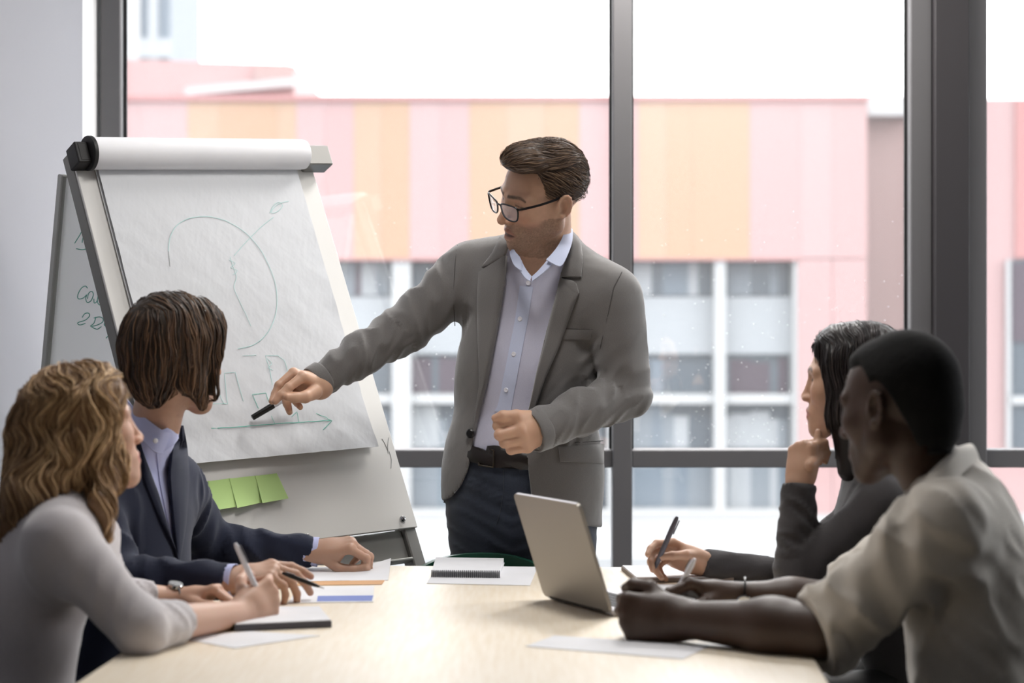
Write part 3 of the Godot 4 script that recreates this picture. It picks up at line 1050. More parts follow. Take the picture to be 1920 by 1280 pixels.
func table_things() -> void:
	laptop()
	page([[820, 1061], [1008, 1063], [994, 1098], [800, 1094]], 0.0006, M.paper, "paper_sheet", "white paper sheet under the spiral notebook", "paper")
	pad("spiral_notebook", "white spiral notebook lying closed beside the laptop", [[816, 1053.5], [946, 1055.5], [938, 1082.5], [808, 1081]], 0.012, M.paper, true, 0.0012)
	pad("notebook", "open notebook with taupe edges under the dark haired woman's pen", [[1165, 1069], [1335, 1071], [1376, 1091], [1192, 1092]], 0.012, M.cover_taupe, false, 0.0, 0.8)
	page([[1160, 1097], [1440, 1094], [1470, 1112], [1180, 1120]], 0.0006, M.paper, "paper_sheet", "loose white sheet between the two sitters on the right", "paper")
	page([[1230, 1152], [1330, 1148], [1370, 1166], [1250, 1172]], 0.0006, M.paper, "paper_sheet", "white paper under the writing hand of the man in the white shirt", "paper")
	page([[1040, 1192], [1330, 1212], [1280, 1236], [985, 1212]], 0.0006, M.paper, "paper_sheet", "white sheet on the table in front of the clenched fist", "paper")
	var o := page([[560, 1064], [733, 1060], [728, 1088], [540, 1091]], 0.0006, M.paper, "paper_sheet", "white sheet with a lifted corner under the far hand of the man in navy", "paper", func(fc, fr): return 0.016 * pow(maxf(0, fc - 0.55) / 0.45, 2.0) * pow(1.0 - fr, 1.5))
	var band := page([[560, 1090.5], [722, 1087.5], [716, 1096], [556, 1098]], 0.0006, M.print_orange, "printed_strip", "orange and violet printed sheet edge under the upper sheet", "paper")
	page([[560, 1100], [702, 1099], [700, 1129], [540, 1131]], 0.0006, M.paper, "printed_sheet", "white sheet with a blue printed bar beside the writing hand of the man in navy", "paper")
	part("print", MB.new().sheet([[lying(596, 1117, 0.0013), lying(700, 1116, 0.0013)], [lying(594, 1127, 0.0013), lying(697, 1126, 0.0013)]], 0.0003), M.print_blue, get_node("printed_sheet"))
	pad("notebook", "dark edged writing pad under the blonde woman's pen", [[455, 1150], [600, 1149], [622, 1176], [440, 1184]], 0.014, M.cover_grey, false, 0.0, 0.85)
	page([[330, 1196], [470, 1184], [600, 1192], [440, 1216]], 0.0006, M.paper, "paper_sheet", "loose white sheet near the blonde woman's elbow", "paper")

# ---------------------------------------------------------------- smooth bodies: capsules and ellipsoids joined with a smooth minimum, meshed as surface nets
class Field:
	var A := PackedVector3Array()
	var D := PackedVector3Array()
	var IL := PackedFloat32Array()
	var R := PackedFloat32Array()
	var DR := PackedFloat32Array()
	var K := PackedFloat32Array()
	var SUB := PackedByteArray()
	var ANI := PackedByteArray()
	var X: Array[Transform3D] = []
	var IS := PackedVector3Array()
	var LEN := PackedFloat32Array()
	var G := PackedInt32Array()
	var GK := PackedFloat32Array([0.02])
	var group_now := 0
	var post = null
	var amp := 0.0
	var iso := 0.0

	func group(k: float) -> Field:   # what follows is joined among itself, and with k to what came before
		if A.size():
			group_now += 1
			GK.append(k)
		return self

	func _add(a: Vector3, b: Vector3, ra: float, rb: float, k: float, sub: bool) -> void:
		A.append(a)
		D.append(b - a)
		var l := (b - a).length_squared()
		IL.append(1.0 / l if l > 1e-9 else 0.0)
		R.append(ra)
		DR.append(rb - ra)
		K.append(k)
		SUB.append(1 if sub else 0)
		ANI.append(0)
		X.append(Transform3D())
		IS.append(Vector3.ONE)
		LEN.append(sqrt(l))
		G.append(group_now)

	func cap(a: Vector3, b: Vector3, ra: float, rb: float, k := 0.02, sub := false) -> Field:
		_add(a, b, ra, rb, k, sub)
		return self

	func ball(a: Vector3, r: float, k := 0.02, sub := false) -> Field:
		return cap(a, a, r, r, k, sub)

	# a capsule flattened across «thin»: its radius there is squash times the radius
	func flat(a: Vector3, b: Vector3, ra: float, rb: float, thin: Vector3, squash: float, k := 0.02, sub := false) -> Field:
		_add(a, b, ra, rb, k, sub)
		var i := A.size() - 1
		var y := (b - a).normalized()
		var z := (thin - y * thin.dot(y)).normalized()
		var bs := Basis(y.cross(z), y, z)
		X[i] = Transform3D(bs, a).affine_inverse()
		IS[i] = Vector3(1, 1, 1.0 / squash)
		ANI[i] = 1
		return self

	func ell(c: Vector3, bs: Basis, r: Vector3, k := 0.02, sub := false) -> Field:
		var m := maxf(r.x, maxf(r.y, r.z))
		_add(c, c, m, m, k, sub)
		var i := A.size() - 1
		X[i] = Transform3D(bs.orthonormalized(), c).affine_inverse()
		IS[i] = Vector3(m / r.x, m / r.y, m / r.z)
		ANI[i] = 1
		LEN[i] = 0.0
		return self

	func one(i: int, p: Vector3) -> float:
		if ANI[i] == 0:
			var q := p - A[i]
			var t := clampf(q.dot(D[i]) * IL[i], 0.0, 1.0)
			return (q - D[i] * t).length() - R[i] - DR[i] * t
		var w := X[i] * p
		var L := LEN[i]
		var s := 0.0
		if L > 0.0:
			s = clampf(w.y / L, 0.0, 1.0)
			w.y -= s * L
		w *= IS[i]
		var k0 := w.length()
		var g := (w * IS[i]).length()
		var r := R[i] + DR[i] * s
		if g < 1e-7:
			return -r / maxf(IS[i].x, maxf(IS[i].y, IS[i].z))
		return k0 * (k0 - r) / g

	func ev(p: Vector3, list: PackedInt32Array) -> float:
		var total := 1e3
		var d := 1e3
		var gnow := -1
		for i in list:
			if G[i] != gnow:
				if gnow >= 0:
					var gk := GK[gnow]
					var hh := gk - absf(total - d)
					total = minf(total, d)
					if hh > 0.0:
						total -= hh * hh / (4.0 * gk)
				gnow = G[i]
				d = 1e3
			var e := one(i, p)
			var k := K[i]
			if SUB[i] == 0:
				var h := k - absf(d - e)
				d = minf(d, e)
				if h > 0.0:
					d -= h * h / (4.0 * k)
			else:
				e = -e
				var h := k - absf(d - e)
				d = maxf(d, e)
				if h > 0.0:
					d += h * h / (4.0 * k)
		if gnow >= 0:
			var gk := GK[gnow]
			var hh := gk - absf(total - d)
			total = minf(total, d)
			if hh > 0.0:
				total -= hh * hh / (4.0 * gk)
		total += iso
		if post != null:
			total = post.call(p, total)
		return total

	func all() -> PackedInt32Array:
		return PackedInt32Array(range(A.size()))

	func near(p: Vector3, r: float) -> PackedInt32Array:
		return prune(all(), p, r)

	func prune(list: PackedInt32Array, c: Vector3, r: float) -> PackedInt32Array:
		var es := PackedFloat32Array()
		var best := 1e9
		for i in list:
			var e := one(i, c)
			es.append(e)
			if SUB[i] == 0 and e < best:
				best = e
		var o := PackedInt32Array()
		var n := 0
		for i in list:
			if SUB[i] == 0:
				if es[n] < best + 2.6 * r + maxf(K[i], GK[G[i]]) + 0.008:
					o.append(i)
			elif es[n] < 1.4 * r + K[i] + amp + 0.004:
				o.append(i)
			n += 1
		return o

	func grad(p: Vector3, list: PackedInt32Array, e := 0.002) -> Vector3:
		var g := Vector3(ev(p + Vector3(e, 0, 0), list) - ev(p - Vector3(e, 0, 0), list), ev(p + Vector3(0, e, 0), list) - ev(p - Vector3(0, e, 0), list), ev(p + Vector3(0, 0, e), list) - ev(p - Vector3(0, 0, e), list))
		return g.normalized()

	# the first point on a ray, or where it passes closest
	func hit(o: Vector3, dir: Vector3, t0: float, t1: float) -> Vector3:
		var list := all()
		var t := t0
		var best := 1e9
		var bt := t0
		for i in 90:
			var d := ev(o + dir * t, list)
			if d < best:
				best = d
				bt = t
			if d < 0.0004:
				return o + dir * t
			t += maxf(d * 0.8, 0.0006)
			if t > t1:
				break
		return o + dir * bt

	func bounds() -> AABB:
		var b := AABB()
		var first := true
		for i in A.size():
			if SUB[i]:
				continue
			for e in [[A[i], R[i]], [A[i] + D[i], R[i] + DR[i]]]:
				var r: float = e[1] + 0.012 + amp
				var x := AABB(e[0] - Vector3.ONE * r, Vector3.ONE * 2.0 * r)
				b = x if first else b.merge(x)
				first = false
		return b

	# the mesh of the surface inside lo..hi, added to mb
	func net(mb: MB, cell: float, box: AABB, color = null) -> void:
		var lo := box.position
		var nx := int(ceil(box.size.x / cell / 4.0)) * 4
		var ny := int(ceil(box.size.y / cell / 4.0)) * 4
		var nz := int(ceil(box.size.z / cell / 4.0)) * 4
		var top := 4
		while top < maxi(nx, maxi(ny, nz)):
			top *= 2
		top = mini(top, 64)
		var stack := []
		var every := all()
		for i in range(0, nx, top):
			for j in range(0, ny, top):
				for k in range(0, nz, top):
					stack.append([i, j, k, top, every])
		var at := {}
		var quads := PackedInt64Array()
		var vals := PackedFloat32Array()
		vals.resize(125)
		var SX := 1
		var SY := nx + 4
		var SZ := SY * (ny + 4)
		var base := mb.v.size()
		while stack.size():
			var s: Array = stack.pop_back()
			var bi: int = s[0]
			var bj: int = s[1]
			var bk: int = s[2]
			if bi >= nx or bj >= ny or bk >= nz:
				continue
			var size: int = s[3]
			var list: PackedInt32Array = s[4]
			var half := size * 0.5
			var c := lo + Vector3(bi + half, bj + half, bk + half) * cell
			var r := half * cell * 1.74
			var d := ev(c, list)
			if absf(d) > r * 1.25 + amp + cell:
				continue
			if size > 4:
				var fewer := prune(list, c, r)
				var h: int = size / 2
				for q in 8:
					stack.append([bi + (h if q & 1 else 0), bj + (h if q & 2 else 0), bk + (h if q & 4 else 0), h, fewer])
				continue
			list = prune(list, c, r)
			var n := 0
			var neg := 0
			for z in 5:
				for y in 5:
					for x in 5:
						var e := ev(lo + Vector3(bi + x, bj + y, bk + z) * cell, list)
						vals[n] = e
						if e < 0.0:
							neg += 1
						n += 1
			if neg == 0 or neg == 125:
				continue
			for z in 4:
				for y in 4:
					for x in 4:
						var o := x + y * 5 + z * 25
						var v0 := vals[o]
						var v1 := vals[o + 1]
						var v2 := vals[o + 5]
						var v3 := vals[o + 6]
						var v4 := vals[o + 25]
						var v5 := vals[o + 26]
						var v6 := vals[o + 30]
						var v7 := vals[o + 31]
						var ng := int(v0 < 0) + int(v1 < 0) + int(v2 < 0) + int(v3 < 0) + int(v4 < 0) + int(v5 < 0) + int(v6 < 0) + int(v7 < 0)
						if ng == 0 or ng == 8:
							continue
						var key := (bi + x) + (bj + y) * SY + (bk + z) * SZ
						var g := Vector3(v1 + v3 + v5 + v7 - v0 - v2 - v4 - v6, v2 + v3 + v6 + v7 - v0 - v1 - v4 - v5, v4 + v5 + v6 + v7 - v0 - v1 - v2 - v3) * 0.25
						var mean := (v0 + v1 + v2 + v3 + v4 + v5 + v6 + v7) * 0.125
						var gl := g.length_squared()
						var off := Vector3.ZERO
						if gl > 1e-12:
							off = (-g * (mean / gl)).clamp(Vector3(-0.5, -0.5, -0.5), Vector3(0.5, 0.5, 0.5))
						at[key] = mb.v.size()
						mb.v.append(lo + (Vector3(bi + x + 0.5, bj + y + 0.5, bk + z + 0.5) + off) * cell)
						mb.n.append(g.normalized() if gl > 1e-12 else Vector3.UP)
						# edges from this cell's low corner
						if (v0 < 0) != (v1 < 0):
							quads.append(key * 8 + (1 if v0 < 0 else 0))
						if (v0 < 0) != (v2 < 0):
							quads.append(key * 8 + 2 + (1 if v0 < 0 else 0))
						if (v0 < 0) != (v4 < 0):
							quads.append(key * 8 + 4 + (1 if v0 < 0 else 0))
		for q in quads:
			var key := q >> 3
			var ax := (q & 7) >> 1
			var inside := (q & 1) == 1
			var s1 := SY if ax == 0 else SZ if ax == 1 else SX
			var s2 := SZ if ax == 0 else SX if ax == 1 else SY
			var a = at.get(key)
			var b = at.get(key - s1)
			var c2 = at.get(key - s1 - s2)
			var d2 = at.get(key - s2)
			if a == null or b == null or c2 == null or d2 == null:
				continue
			if inside:
				mb.idx.append_array([a, c2, b, a, d2, c2])
			else:
				mb.idx.append_array([a, b, c2, a, c2, d2])
		for i in range(base, mb.v.size()):
			mb.c.append(color.call(mb.v[i], mb.n[i]) if color != null else Color.WHITE)
		if color != null:
			mb.colored = true

# ---------------------------------------------------------------- meshing jobs, shared among the processor's threads
var finish: Array = []

func job(f: Field, mb: MB, cell: float, color = null, box = null) -> void:
	jobs.append({"f": f, "mb": mb, "cell": cell, "color": color, "box": box if box != null else f.bounds()})

func run_jobs() -> void:
	# meshes that share a builder stay in one task
	var lots := []
	var of := {}
	for j in jobs:
		if not of.has(j.mb):
			of[j.mb] = lots.size()
			lots.append([])
		lots[of[j.mb]].append(j)
	var work := func(i: int) -> void:
		for j in lots[i]:
			var f: Field = j.f
			f.net(j.mb, j.cell, j.box, j.color)
	var t0 := Time.get_ticks_msec()
	var id := WorkerThreadPool.add_group_task(work, lots.size())
	WorkerThreadPool.wait_for_group_task_completion(id)
	print("nets ", Time.get_ticks_msec() - t0, " ms in ", lots.size(), " lots")
	for f in finish:
		f.call()
	print("done ", Time.get_ticks_msec() - t0, " ms")

# ---------------------------------------------------------------- parts of figures
# a panel of cloth laid on a field: two outlines in pixels, seen from the camera's place; it bulges «lift» off the surface
func panel(f: Field, a: Array, b: Array, nu: int, nv: int, lift: float, t0: float, t1: float, edge := 0.25, sink := 0.002) -> MB:
	var pa := resample(a, nu)
	var pb := resample(b, nu)
	var o := Vector3(0, EYE, 0)
	var rows := []
	var back := []
	for i in nu + 1:
		var row := []
		var brow := []
		for j in nv + 1:
			var q := pa[i].lerp(pb[i], float(j) / nv)
			var dir := (at(q.x, q.y, 1.0) - o).normalized()
			var p := f.hit(o, dir, t0, t1)
			var n := f.grad(p, f.near(p, 0.03), 0.004)
			if n.dot(dir) > -0.25:
				n = (n - dir * (n.dot(dir) + 0.25)).normalized()
			var u := minf(minf(i, nu - i) / (edge * nu), 1.0)
			var w := minf(minf(j, nv - j) / (edge * nv), 1.0)
			var e := minf(u, w)
			row.append(p + n * (lift * (0.62 + 0.38 * sqrt(e))))
			brow.append(p - n * sink)
		rows.append(row)
		back.append(brow)
	return slab_mesh(rows, back)

func slab_mesh(rows: Array, back: Array) -> MB:
	var h := rows.size()
	var w: int = rows[0].size()
	var p := PackedVector3Array()
	for r in rows:
		p.append_array(PackedVector3Array(r))
	for r in back:
		p.append_array(PackedVector3Array(r))
	var t := PackedInt32Array()
	var m := w * h
	for i in h - 1:
		for j in w - 1:
			var a := i * w + j
			t.append_array([a, a + 1, a + w + 1, a, a + w + 1, a + w])
			t.append_array([a + m, a + w + 1 + m, a + 1 + m, a + m, a + w + m, a + w + 1 + m])
	var rim := PackedInt32Array()
	for j in w:
		rim.append(j)
	for i in range(1, h):
		rim.append(i * w + w - 1)
	for j in range(w - 2, -1, -1):
		rim.append((h - 1) * w + j)
	for i in range(h - 2, 0, -1):
		rim.append(i * w)
	for k in rim.size():
		var a := rim[k]
		var b := rim[(k + 1) % rim.size()]
		t.append_array([a, b + m, b, a, a + m, b + m])
	return MB.new().piece(p, t, 55.0)

func resample(a: Array, n: int) -> Array[Vector2]:
	var ln := [0.0]
	for i in range(1, a.size()):
		ln.append(ln[-1] + Vector2(a[i][0] - a[i - 1][0], a[i][1] - a[i - 1][1]).length())
	var o: Array[Vector2] = []
	var k := 0
	for i in n + 1:
		var s: float = ln[-1] * i / n
		while k < a.size() - 2 and ln[k + 1] < s:
			k += 1
		var f: float = (s - ln[k]) / maxf(ln[k + 1] - ln[k], 1e-6)
		o.append(Vector2(a[k][0], a[k][1]).lerp(Vector2(a[k + 1][0], a[k + 1][1]), f))
	return o

# a thin cord or seam laid on a field along pixels
func seam(f: Field, pts: Array, n: int, r: float, t0: float, t1: float, raise := 0.0) -> MB:
	var o := Vector3(0, EYE, 0)
	var path := PackedVector3Array()
	for q in resample(pts, n):
		var dir := (at(q.x, q.y, 1.0) - o).normalized()
		var p := f.hit(o, dir, t0, t1)
		path.append(p + f.grad(p, f.near(p, 0.03)) * raise)
	return MB.new().tube(path, r, r, 6)

# the distance to an outline in pixels, negative inside
static func outline_distance(p: Vector2, poly: PackedVector2Array) -> float:
	var d := 1e9
	var inside := false
	var n := poly.size()
	var j := n - 1
	for i in n:
		var a := poly[i]
		var b := poly[j]
		var e := b - a
		var w := p - a
		var q := w - e * clampf(w.dot(e) / maxf(e.dot(e), 1e-9), 0, 1)
		d = minf(d, q.dot(q))
		if (a.y > p.y) != (b.y > p.y) and p.x < (b.x - a.x) * (p.y - a.y) / (b.y - a.y) + a.x:
			inside = not inside
		j = i
	return -sqrt(d) if inside else sqrt(d)

# the shapes of a head in a frame x: x to its left, y up, z to where it faces; metres, about 0.235 from chin to crown
func head(f: Field, x: Transform3D, o := {}) -> void:
	var b := x.basis
	var s := b.get_scale().x
	var P := func(a: float, c: float, e: float) -> Vector3: return x * Vector3(a, c, e)
	var jaw: float = o.get("jaw", 1.0)
	f.ell(P.call(0, 0.036, -0.022), b, Vector3(0.074, 0.086, 0.094) * s, 0.02 * s)
	f.ell(P.call(0, 0.03, 0.022), b, Vector3(0.064, 0.066, 0.062) * s, 0.02 * s)
	f.ell(P.call(0, -0.03, 0.032), b, Vector3(0.058, 0.07, 0.052) * s, 0.03 * s)
	for q in [-1.0, 1.0]:
		f.cap(P.call(q * 0.05 * jaw, -0.052, -0.002), P.call(q * 0.016, -0.1, 0.062), 0.018 * s, 0.016 * s, 0.03 * s)
		f.cap(P.call(q * 0.057, -0.01, 0.0), P.call(q * 0.052 * jaw, -0.055, 0.0), 0.016 * s, 0.016 * s, 0.03 * s)
		f.ball(P.call(q * 0.043, -0.02, 0.052), 0.021 * s, 0.03 * s)
		f.cap(P.call(q * 0.012, 0.0235, 0.083), P.call(q * 0.05, 0.022, 0.066), 0.0085 * s, 0.008 * s, 0.016 * s)
	f.ball(P.call(0, -0.1015, 0.0705), 0.0175 * s, 0.022 * s)
	f.ell(P.call(0, -0.066, 0.07), b, Vector3(0.03, 0.026, 0.022) * s, 0.02 * s)
	# sockets, then the closed or open eyes in them
	for q in [-1.0, 1.0]:
		f.ell(P.call(q * 0.032, 0.003, 0.094), b, Vector3(0.02, 0.0125, 0.02) * s, 0.012 * s, true)
	for q in [-1.0, 1.0]:
		f.ball(P.call(q * 0.0315, 0.002, 0.0665), 0.0132 * s, 0.004 * s)
		f.cap(P.call(q * 0.022, 0.0072, 0.0785), P.call(q * 0.041, 0.0068, 0.0745), 0.0035 * s, 0.0035 * s, 0.003 * s)
		f.cap(P.call(q * 0.022, -0.0035, 0.078), P.call(q * 0.04, -0.004, 0.0745), 0.003 * s, 0.003 * s, 0.004 * s)
	# nose
	var nl: float = o.get("nose", 1.0)
	f.cap(P.call(0, 0.014, 0.083), P.call(0, -0.03, 0.088 + 0.017 * nl), 0.0075 * s, 0.0098 * s, 0.012 * s)
	f.ball(P.call(0, -0.033, 0.0885 + 0.018 * nl), 0.0098 * s, 0.008 * s)
	for q in [-1.0, 1.0]:
		f.ell(P.call(q * 0.0125 * o.get("nose_wide", 1.0), -0.0365, 0.094), b, Vector3(0.0075, 0.0075, 0.011) * s, 0.006 * s)
	for q in [-1.0, 1.0]:
		f.ball(P.call(q * 0.0065, -0.0445, 0.0985), 0.0032 * s, 0.003 * s, true)
	# lips with a parting
	var lip: float = o.get("lips", 1.0)
	var open: float = o.get("open", 0.0)
	for q in [-1.0, 1.0]:
		f.cap(P.call(q * 0.004, -0.0615, 0.0925), P.call(q * 0.024, -0.0668, 0.0825), 0.0048 * lip * s, 0.0026 * s, 0.006 * s)
	f.cap(P.call(-0.011, -0.0752 - open, 0.0885), P.call(0.011, -0.0752 - open, 0.0885), 0.0055 * lip * s, 0.0055 * lip * s, 0.007 * s)
	for q in [-1.0, 1.0]:
		f.cap(P.call(0, -0.0682 - open * 0.5, 0.0985), P.call(q * 0.022, -0.0682 - open * 0.3, 0.088), (0.0014 + open * 0.5) * s, 0.0012 * s, 0.003 * s, true)
	# neck
	var nk: Vector3 = o.get("neck", P.call(0, -0.2, -0.06))
	var nr: float = o.get("neck_r", 0.056)
	f.cap(P.call(0, -0.055, -0.026), nk, nr * s * 0.94, nr * s * 1.08, 0.016 * s)
	if o.get("adam", false):
		f.cap(P.call(0, -0.105, 0.006), P.call(0, -0.15, 0.0), 0.014 * s, 0.014 * s, 0.025 * s)
	# ears: a shell with a rolled rim, a hollow and a lobe
	for q in [-1.0, 1.0]:
		f.group(0.005 * s)
		var eb := b.orthonormalized() * Basis(Vector3.UP, -q * 0.3) * Basis(Vector3.RIGHT, -0.2)
		var c: Vector3 = P.call(q * 0.0775, -0.005, -0.016)
		f.ell(c, eb, Vector3(0.0055, 0.028, 0.0165) * s, 0.004 * s)
		var rim := []
		for k in 11:
			var an := lerpf(-0.9, 3.7, k / 10.0)
			rim.append(c + eb * Vector3(q * (0.003 + 0.003 * sin(maxf(an, 0) * 0.8)), 0.0265 * sin(an) + 0.002, -0.0155 * cos(an) + 0.001) * s)
		for k in 10:
			f.cap(rim[k], rim[k + 1], 0.0038 * s, 0.0038 * s, 0.003 * s)
		f.cap(c + eb * Vector3(q * 0.002, -0.022, 0.004) * s, c + eb * Vector3(q * 0.001, -0.028, 0.007) * s, 0.0075 * s, 0.006 * s, 0.006 * s)
		f.ell(c + eb * Vector3(q * 0.0075, 0.001, 0.003) * s, eb, Vector3(0.0085, 0.0175, 0.0098) * s, 0.003 * s, true)
		f.ball(c + eb * Vector3(q * 0.003, -0.006, 0.0145) * s, 0.0052 * s, 0.004 * s)

# skin colours over a head
func face_color(x: Transform3D, skin: Color, lip: Color, brow: Color, stubble := 0.0, seed_ := 1, slit := 0.0) -> Variant:
	var inv := x.affine_inverse()
	var nz := FastNoiseLite.new()
	nz.seed = seed_
	nz.frequency = 60.0
	var fine := FastNoiseLite.new()
	fine.seed = seed_ + 9
	fine.frequency = 330.0
	return func(p: Vector3, _n: Vector3) -> Color:
		var q := inv * p
		var c := skin * (1.0 + 0.07 * nz.get_noise_3dv(p))
		c.a = 1.0
		var ax := absf(q.x)
		if q.z > 0.03:
			# cheeks, nose and ears carry more blood
			var red := exp(-pow((ax - 0.045) / 0.02, 2.0) - pow((q.y + 0.03) / 0.022, 2.0)) + 0.8 * exp(-pow(q.x / 0.016, 2.0) - pow((q.y + 0.036) / 0.014, 2.0))
			c = c.lerp(Color(c.r * 1.03, c.g * 0.86, c.b * 0.82), clampf(red, 0, 1) * 0.7)
			if q.z > 0.08 and ax < 0.027 and q.y < -0.0555 and q.y > -0.0835:
				var m := clampf(1.25 - pow(ax / 0.026, 2.0) - absf(q.y + 0.069) / 0.0135, 0, 1)
				c = c.lerp(lip, clampf(m * 3.0, 0, 1) * 0.85)
			if slit > 0.0 and q.z > 0.07 and ax < 0.021:
				c = c.lerp(lip * 0.25, clampf(1.6 - absf(q.y + 0.0682 + slit * 0.5) / (0.0012 + slit * 0.35 * (1.0 - ax / 0.024)), 0, 1))
			# brows
			var by := 0.0265 + 0.06 * (ax - 0.02) - 2.2 * pow(maxf(ax - 0.036, 0), 2.0) * 10.0
			if ax > 0.008 and ax < 0.055:
				var w := 1.0 - absf(q.y - by) / (0.0052 - 0.05 * maxf(0, ax - 0.03))
				c = c.lerp(brow, clampf(w * 2.0, 0, 1) * (0.85 + 0.3 * fine.get_noise_3dv(p)))
			# lashes along the lids
			if ax > 0.017 and ax < 0.046 and absf(q.y - 0.0045) < 0.0022 and q.z > 0.06:
				c = c.lerp(brow, 0.75)
		if stubble > 0.0 and q.y < -0.028:
			var line := -0.04 + 0.035 * clampf((0.05 - q.z) / 0.05, 0, 1)   # higher towards the ears
			var m := smoothstep(line + 0.012, line - 0.012, q.y) * smoothstep(-0.03, 0.0, q.z)
			if q.z > 0.07 and ax < 0.034 and q.y > -0.062 and q.y < -0.044:
				m = maxf(m, 0.85 * smoothstep(0.034, 0.026, ax))   # moustache
			if q.z > 0.07 and q.y < -0.054 and q.y > -0.085:
				m *= smoothstep(0.019, 0.03, ax + absf(q.y + 0.0695) * 0.9)
			if q.y < -0.13:
				m *= 0.3
			c = c.lerp(brow.lerp(skin, 0.22), clampf(m * stubble * (0.75 + 0.6 * fine.get_noise_3dv(p)), 0, 0.9))
		return c

# a chain of tapering joints (a finger, an arm)
func chain(f: Field, p: Array, r: Array, k := 0.006) -> void:
	for i in p.size() - 1:
		f.cap(p[i], p[i + 1], r[i], r[i + 1], k)

# a hand from the wrist on. dir runs along the palm, palm is the way the palm faces, lat points to the thumb's side.
# curl: for index to little finger the bends at knuckle, middle joint and end joint, and the spread; thumb: three directions in (dir, lat, palm)
func hand(f: Field, wrist: Vector3, dir: Vector3, palm: Vector3, lat_sign: float, curl: Array, thumb: Array, s := 1.0, fat := 1.0) -> Array:
	dir = dir.normalized()
	palm = (palm - dir * palm.dot(dir)).normalized()
	var lat := dir.cross(palm) * lat_sign
	var base := [[0.029, 0.088], [0.0095, 0.092], [-0.0105, 0.087], [-0.0285, 0.078]]
	var lens := [[0.042, 0.026, 0.021], [0.046, 0.03, 0.022], [0.043, 0.028, 0.022], [0.033, 0.021, 0.019]]
	var rad := [0.0094, 0.0096, 0.009, 0.008]
	var tips := []
	f.group(0.01)
	# the palm: from the wrist to each knuckle
	for i in 4:
		var k0: Vector3 = wrist + (lat * base[i][0] * 0.55) * s
		var k1: Vector3 = wrist + (dir * base[i][1] + lat * base[i][0] - palm * (0.004 if i == 1 or i == 2 else 0.001)) * s
		f.flat(k0, k1, 0.0155 * s * fat, 0.0125 * s * fat, palm, 0.85, 0.012 * s)
	f.flat(wrist - dir * 0.02 * s, wrist + dir * 0.03 * s, 0.029 * s * fat, 0.031 * s * fat, palm, 0.66, 0.02 * s)
	f.cap(wrist + (dir * 0.018 + lat * 0.02 + palm * 0.008) * s, wrist + (dir * 0.055 + lat * 0.026 + palm * 0.012) * s, 0.015 * s * fat, 0.012 * s * fat, 0.015 * s)
	f.cap(wrist + (dir * 0.02 - lat * 0.02 + palm * 0.006) * s, wrist + (dir * 0.06 - lat * 0.025 + palm * 0.006) * s, 0.014 * s * fat, 0.011 * s * fat, 0.015 * s)
	for i in 4:
		f.group(0.0035 * s)
		var c: Array = curl[i]
		var p: Vector3 = wrist + (dir * base[i][1] + lat * base[i][0]) * s
		var a := 0.0
		var pts := [p - dir * 0.012 * s, p]
		var fd := (dir + lat * float(c[3] if c.size() > 3 else 0.0)).normalized()
		for j in 3:
			a += c[j]
			p += (fd * cos(a) + palm * sin(a)) * (lens[i][j] * s)
			pts.append(p)
		var r: float = rad[i] * s * fat
		chain(f, pts, [r * 1.02, r * 1.1, r, r * 0.93, r * 0.8], 0.003 * s)
		# knuckles stand out a little
		f.ball(pts[1] - palm * 0.002 * s, r * 1.12, 0.005 * s)
		f.ball(pts[2], r * 1.03, 0.003 * s)
		tips.append(p)
	f.group(0.006 * s)
	var q: Vector3 = wrist + (dir * 0.022 + lat * 0.024 + palm * 0.006) * s
	var tp_ := [q]
	var tl := [0.045, 0.034, 0.027]
	for j in 3:
		var w: Array = thumb[j]
		q += (dir * w[0] + lat * w[1] + palm * w[2]).normalized() * (tl[j] * s)
		tp_.append(q)
	chain(f, tp_, [0.0145 * s * fat, 0.0118 * s * fat, 0.0105 * s * fat, 0.0085 * s * fat], 0.005 * s)
	tips.append(q)
	return tips

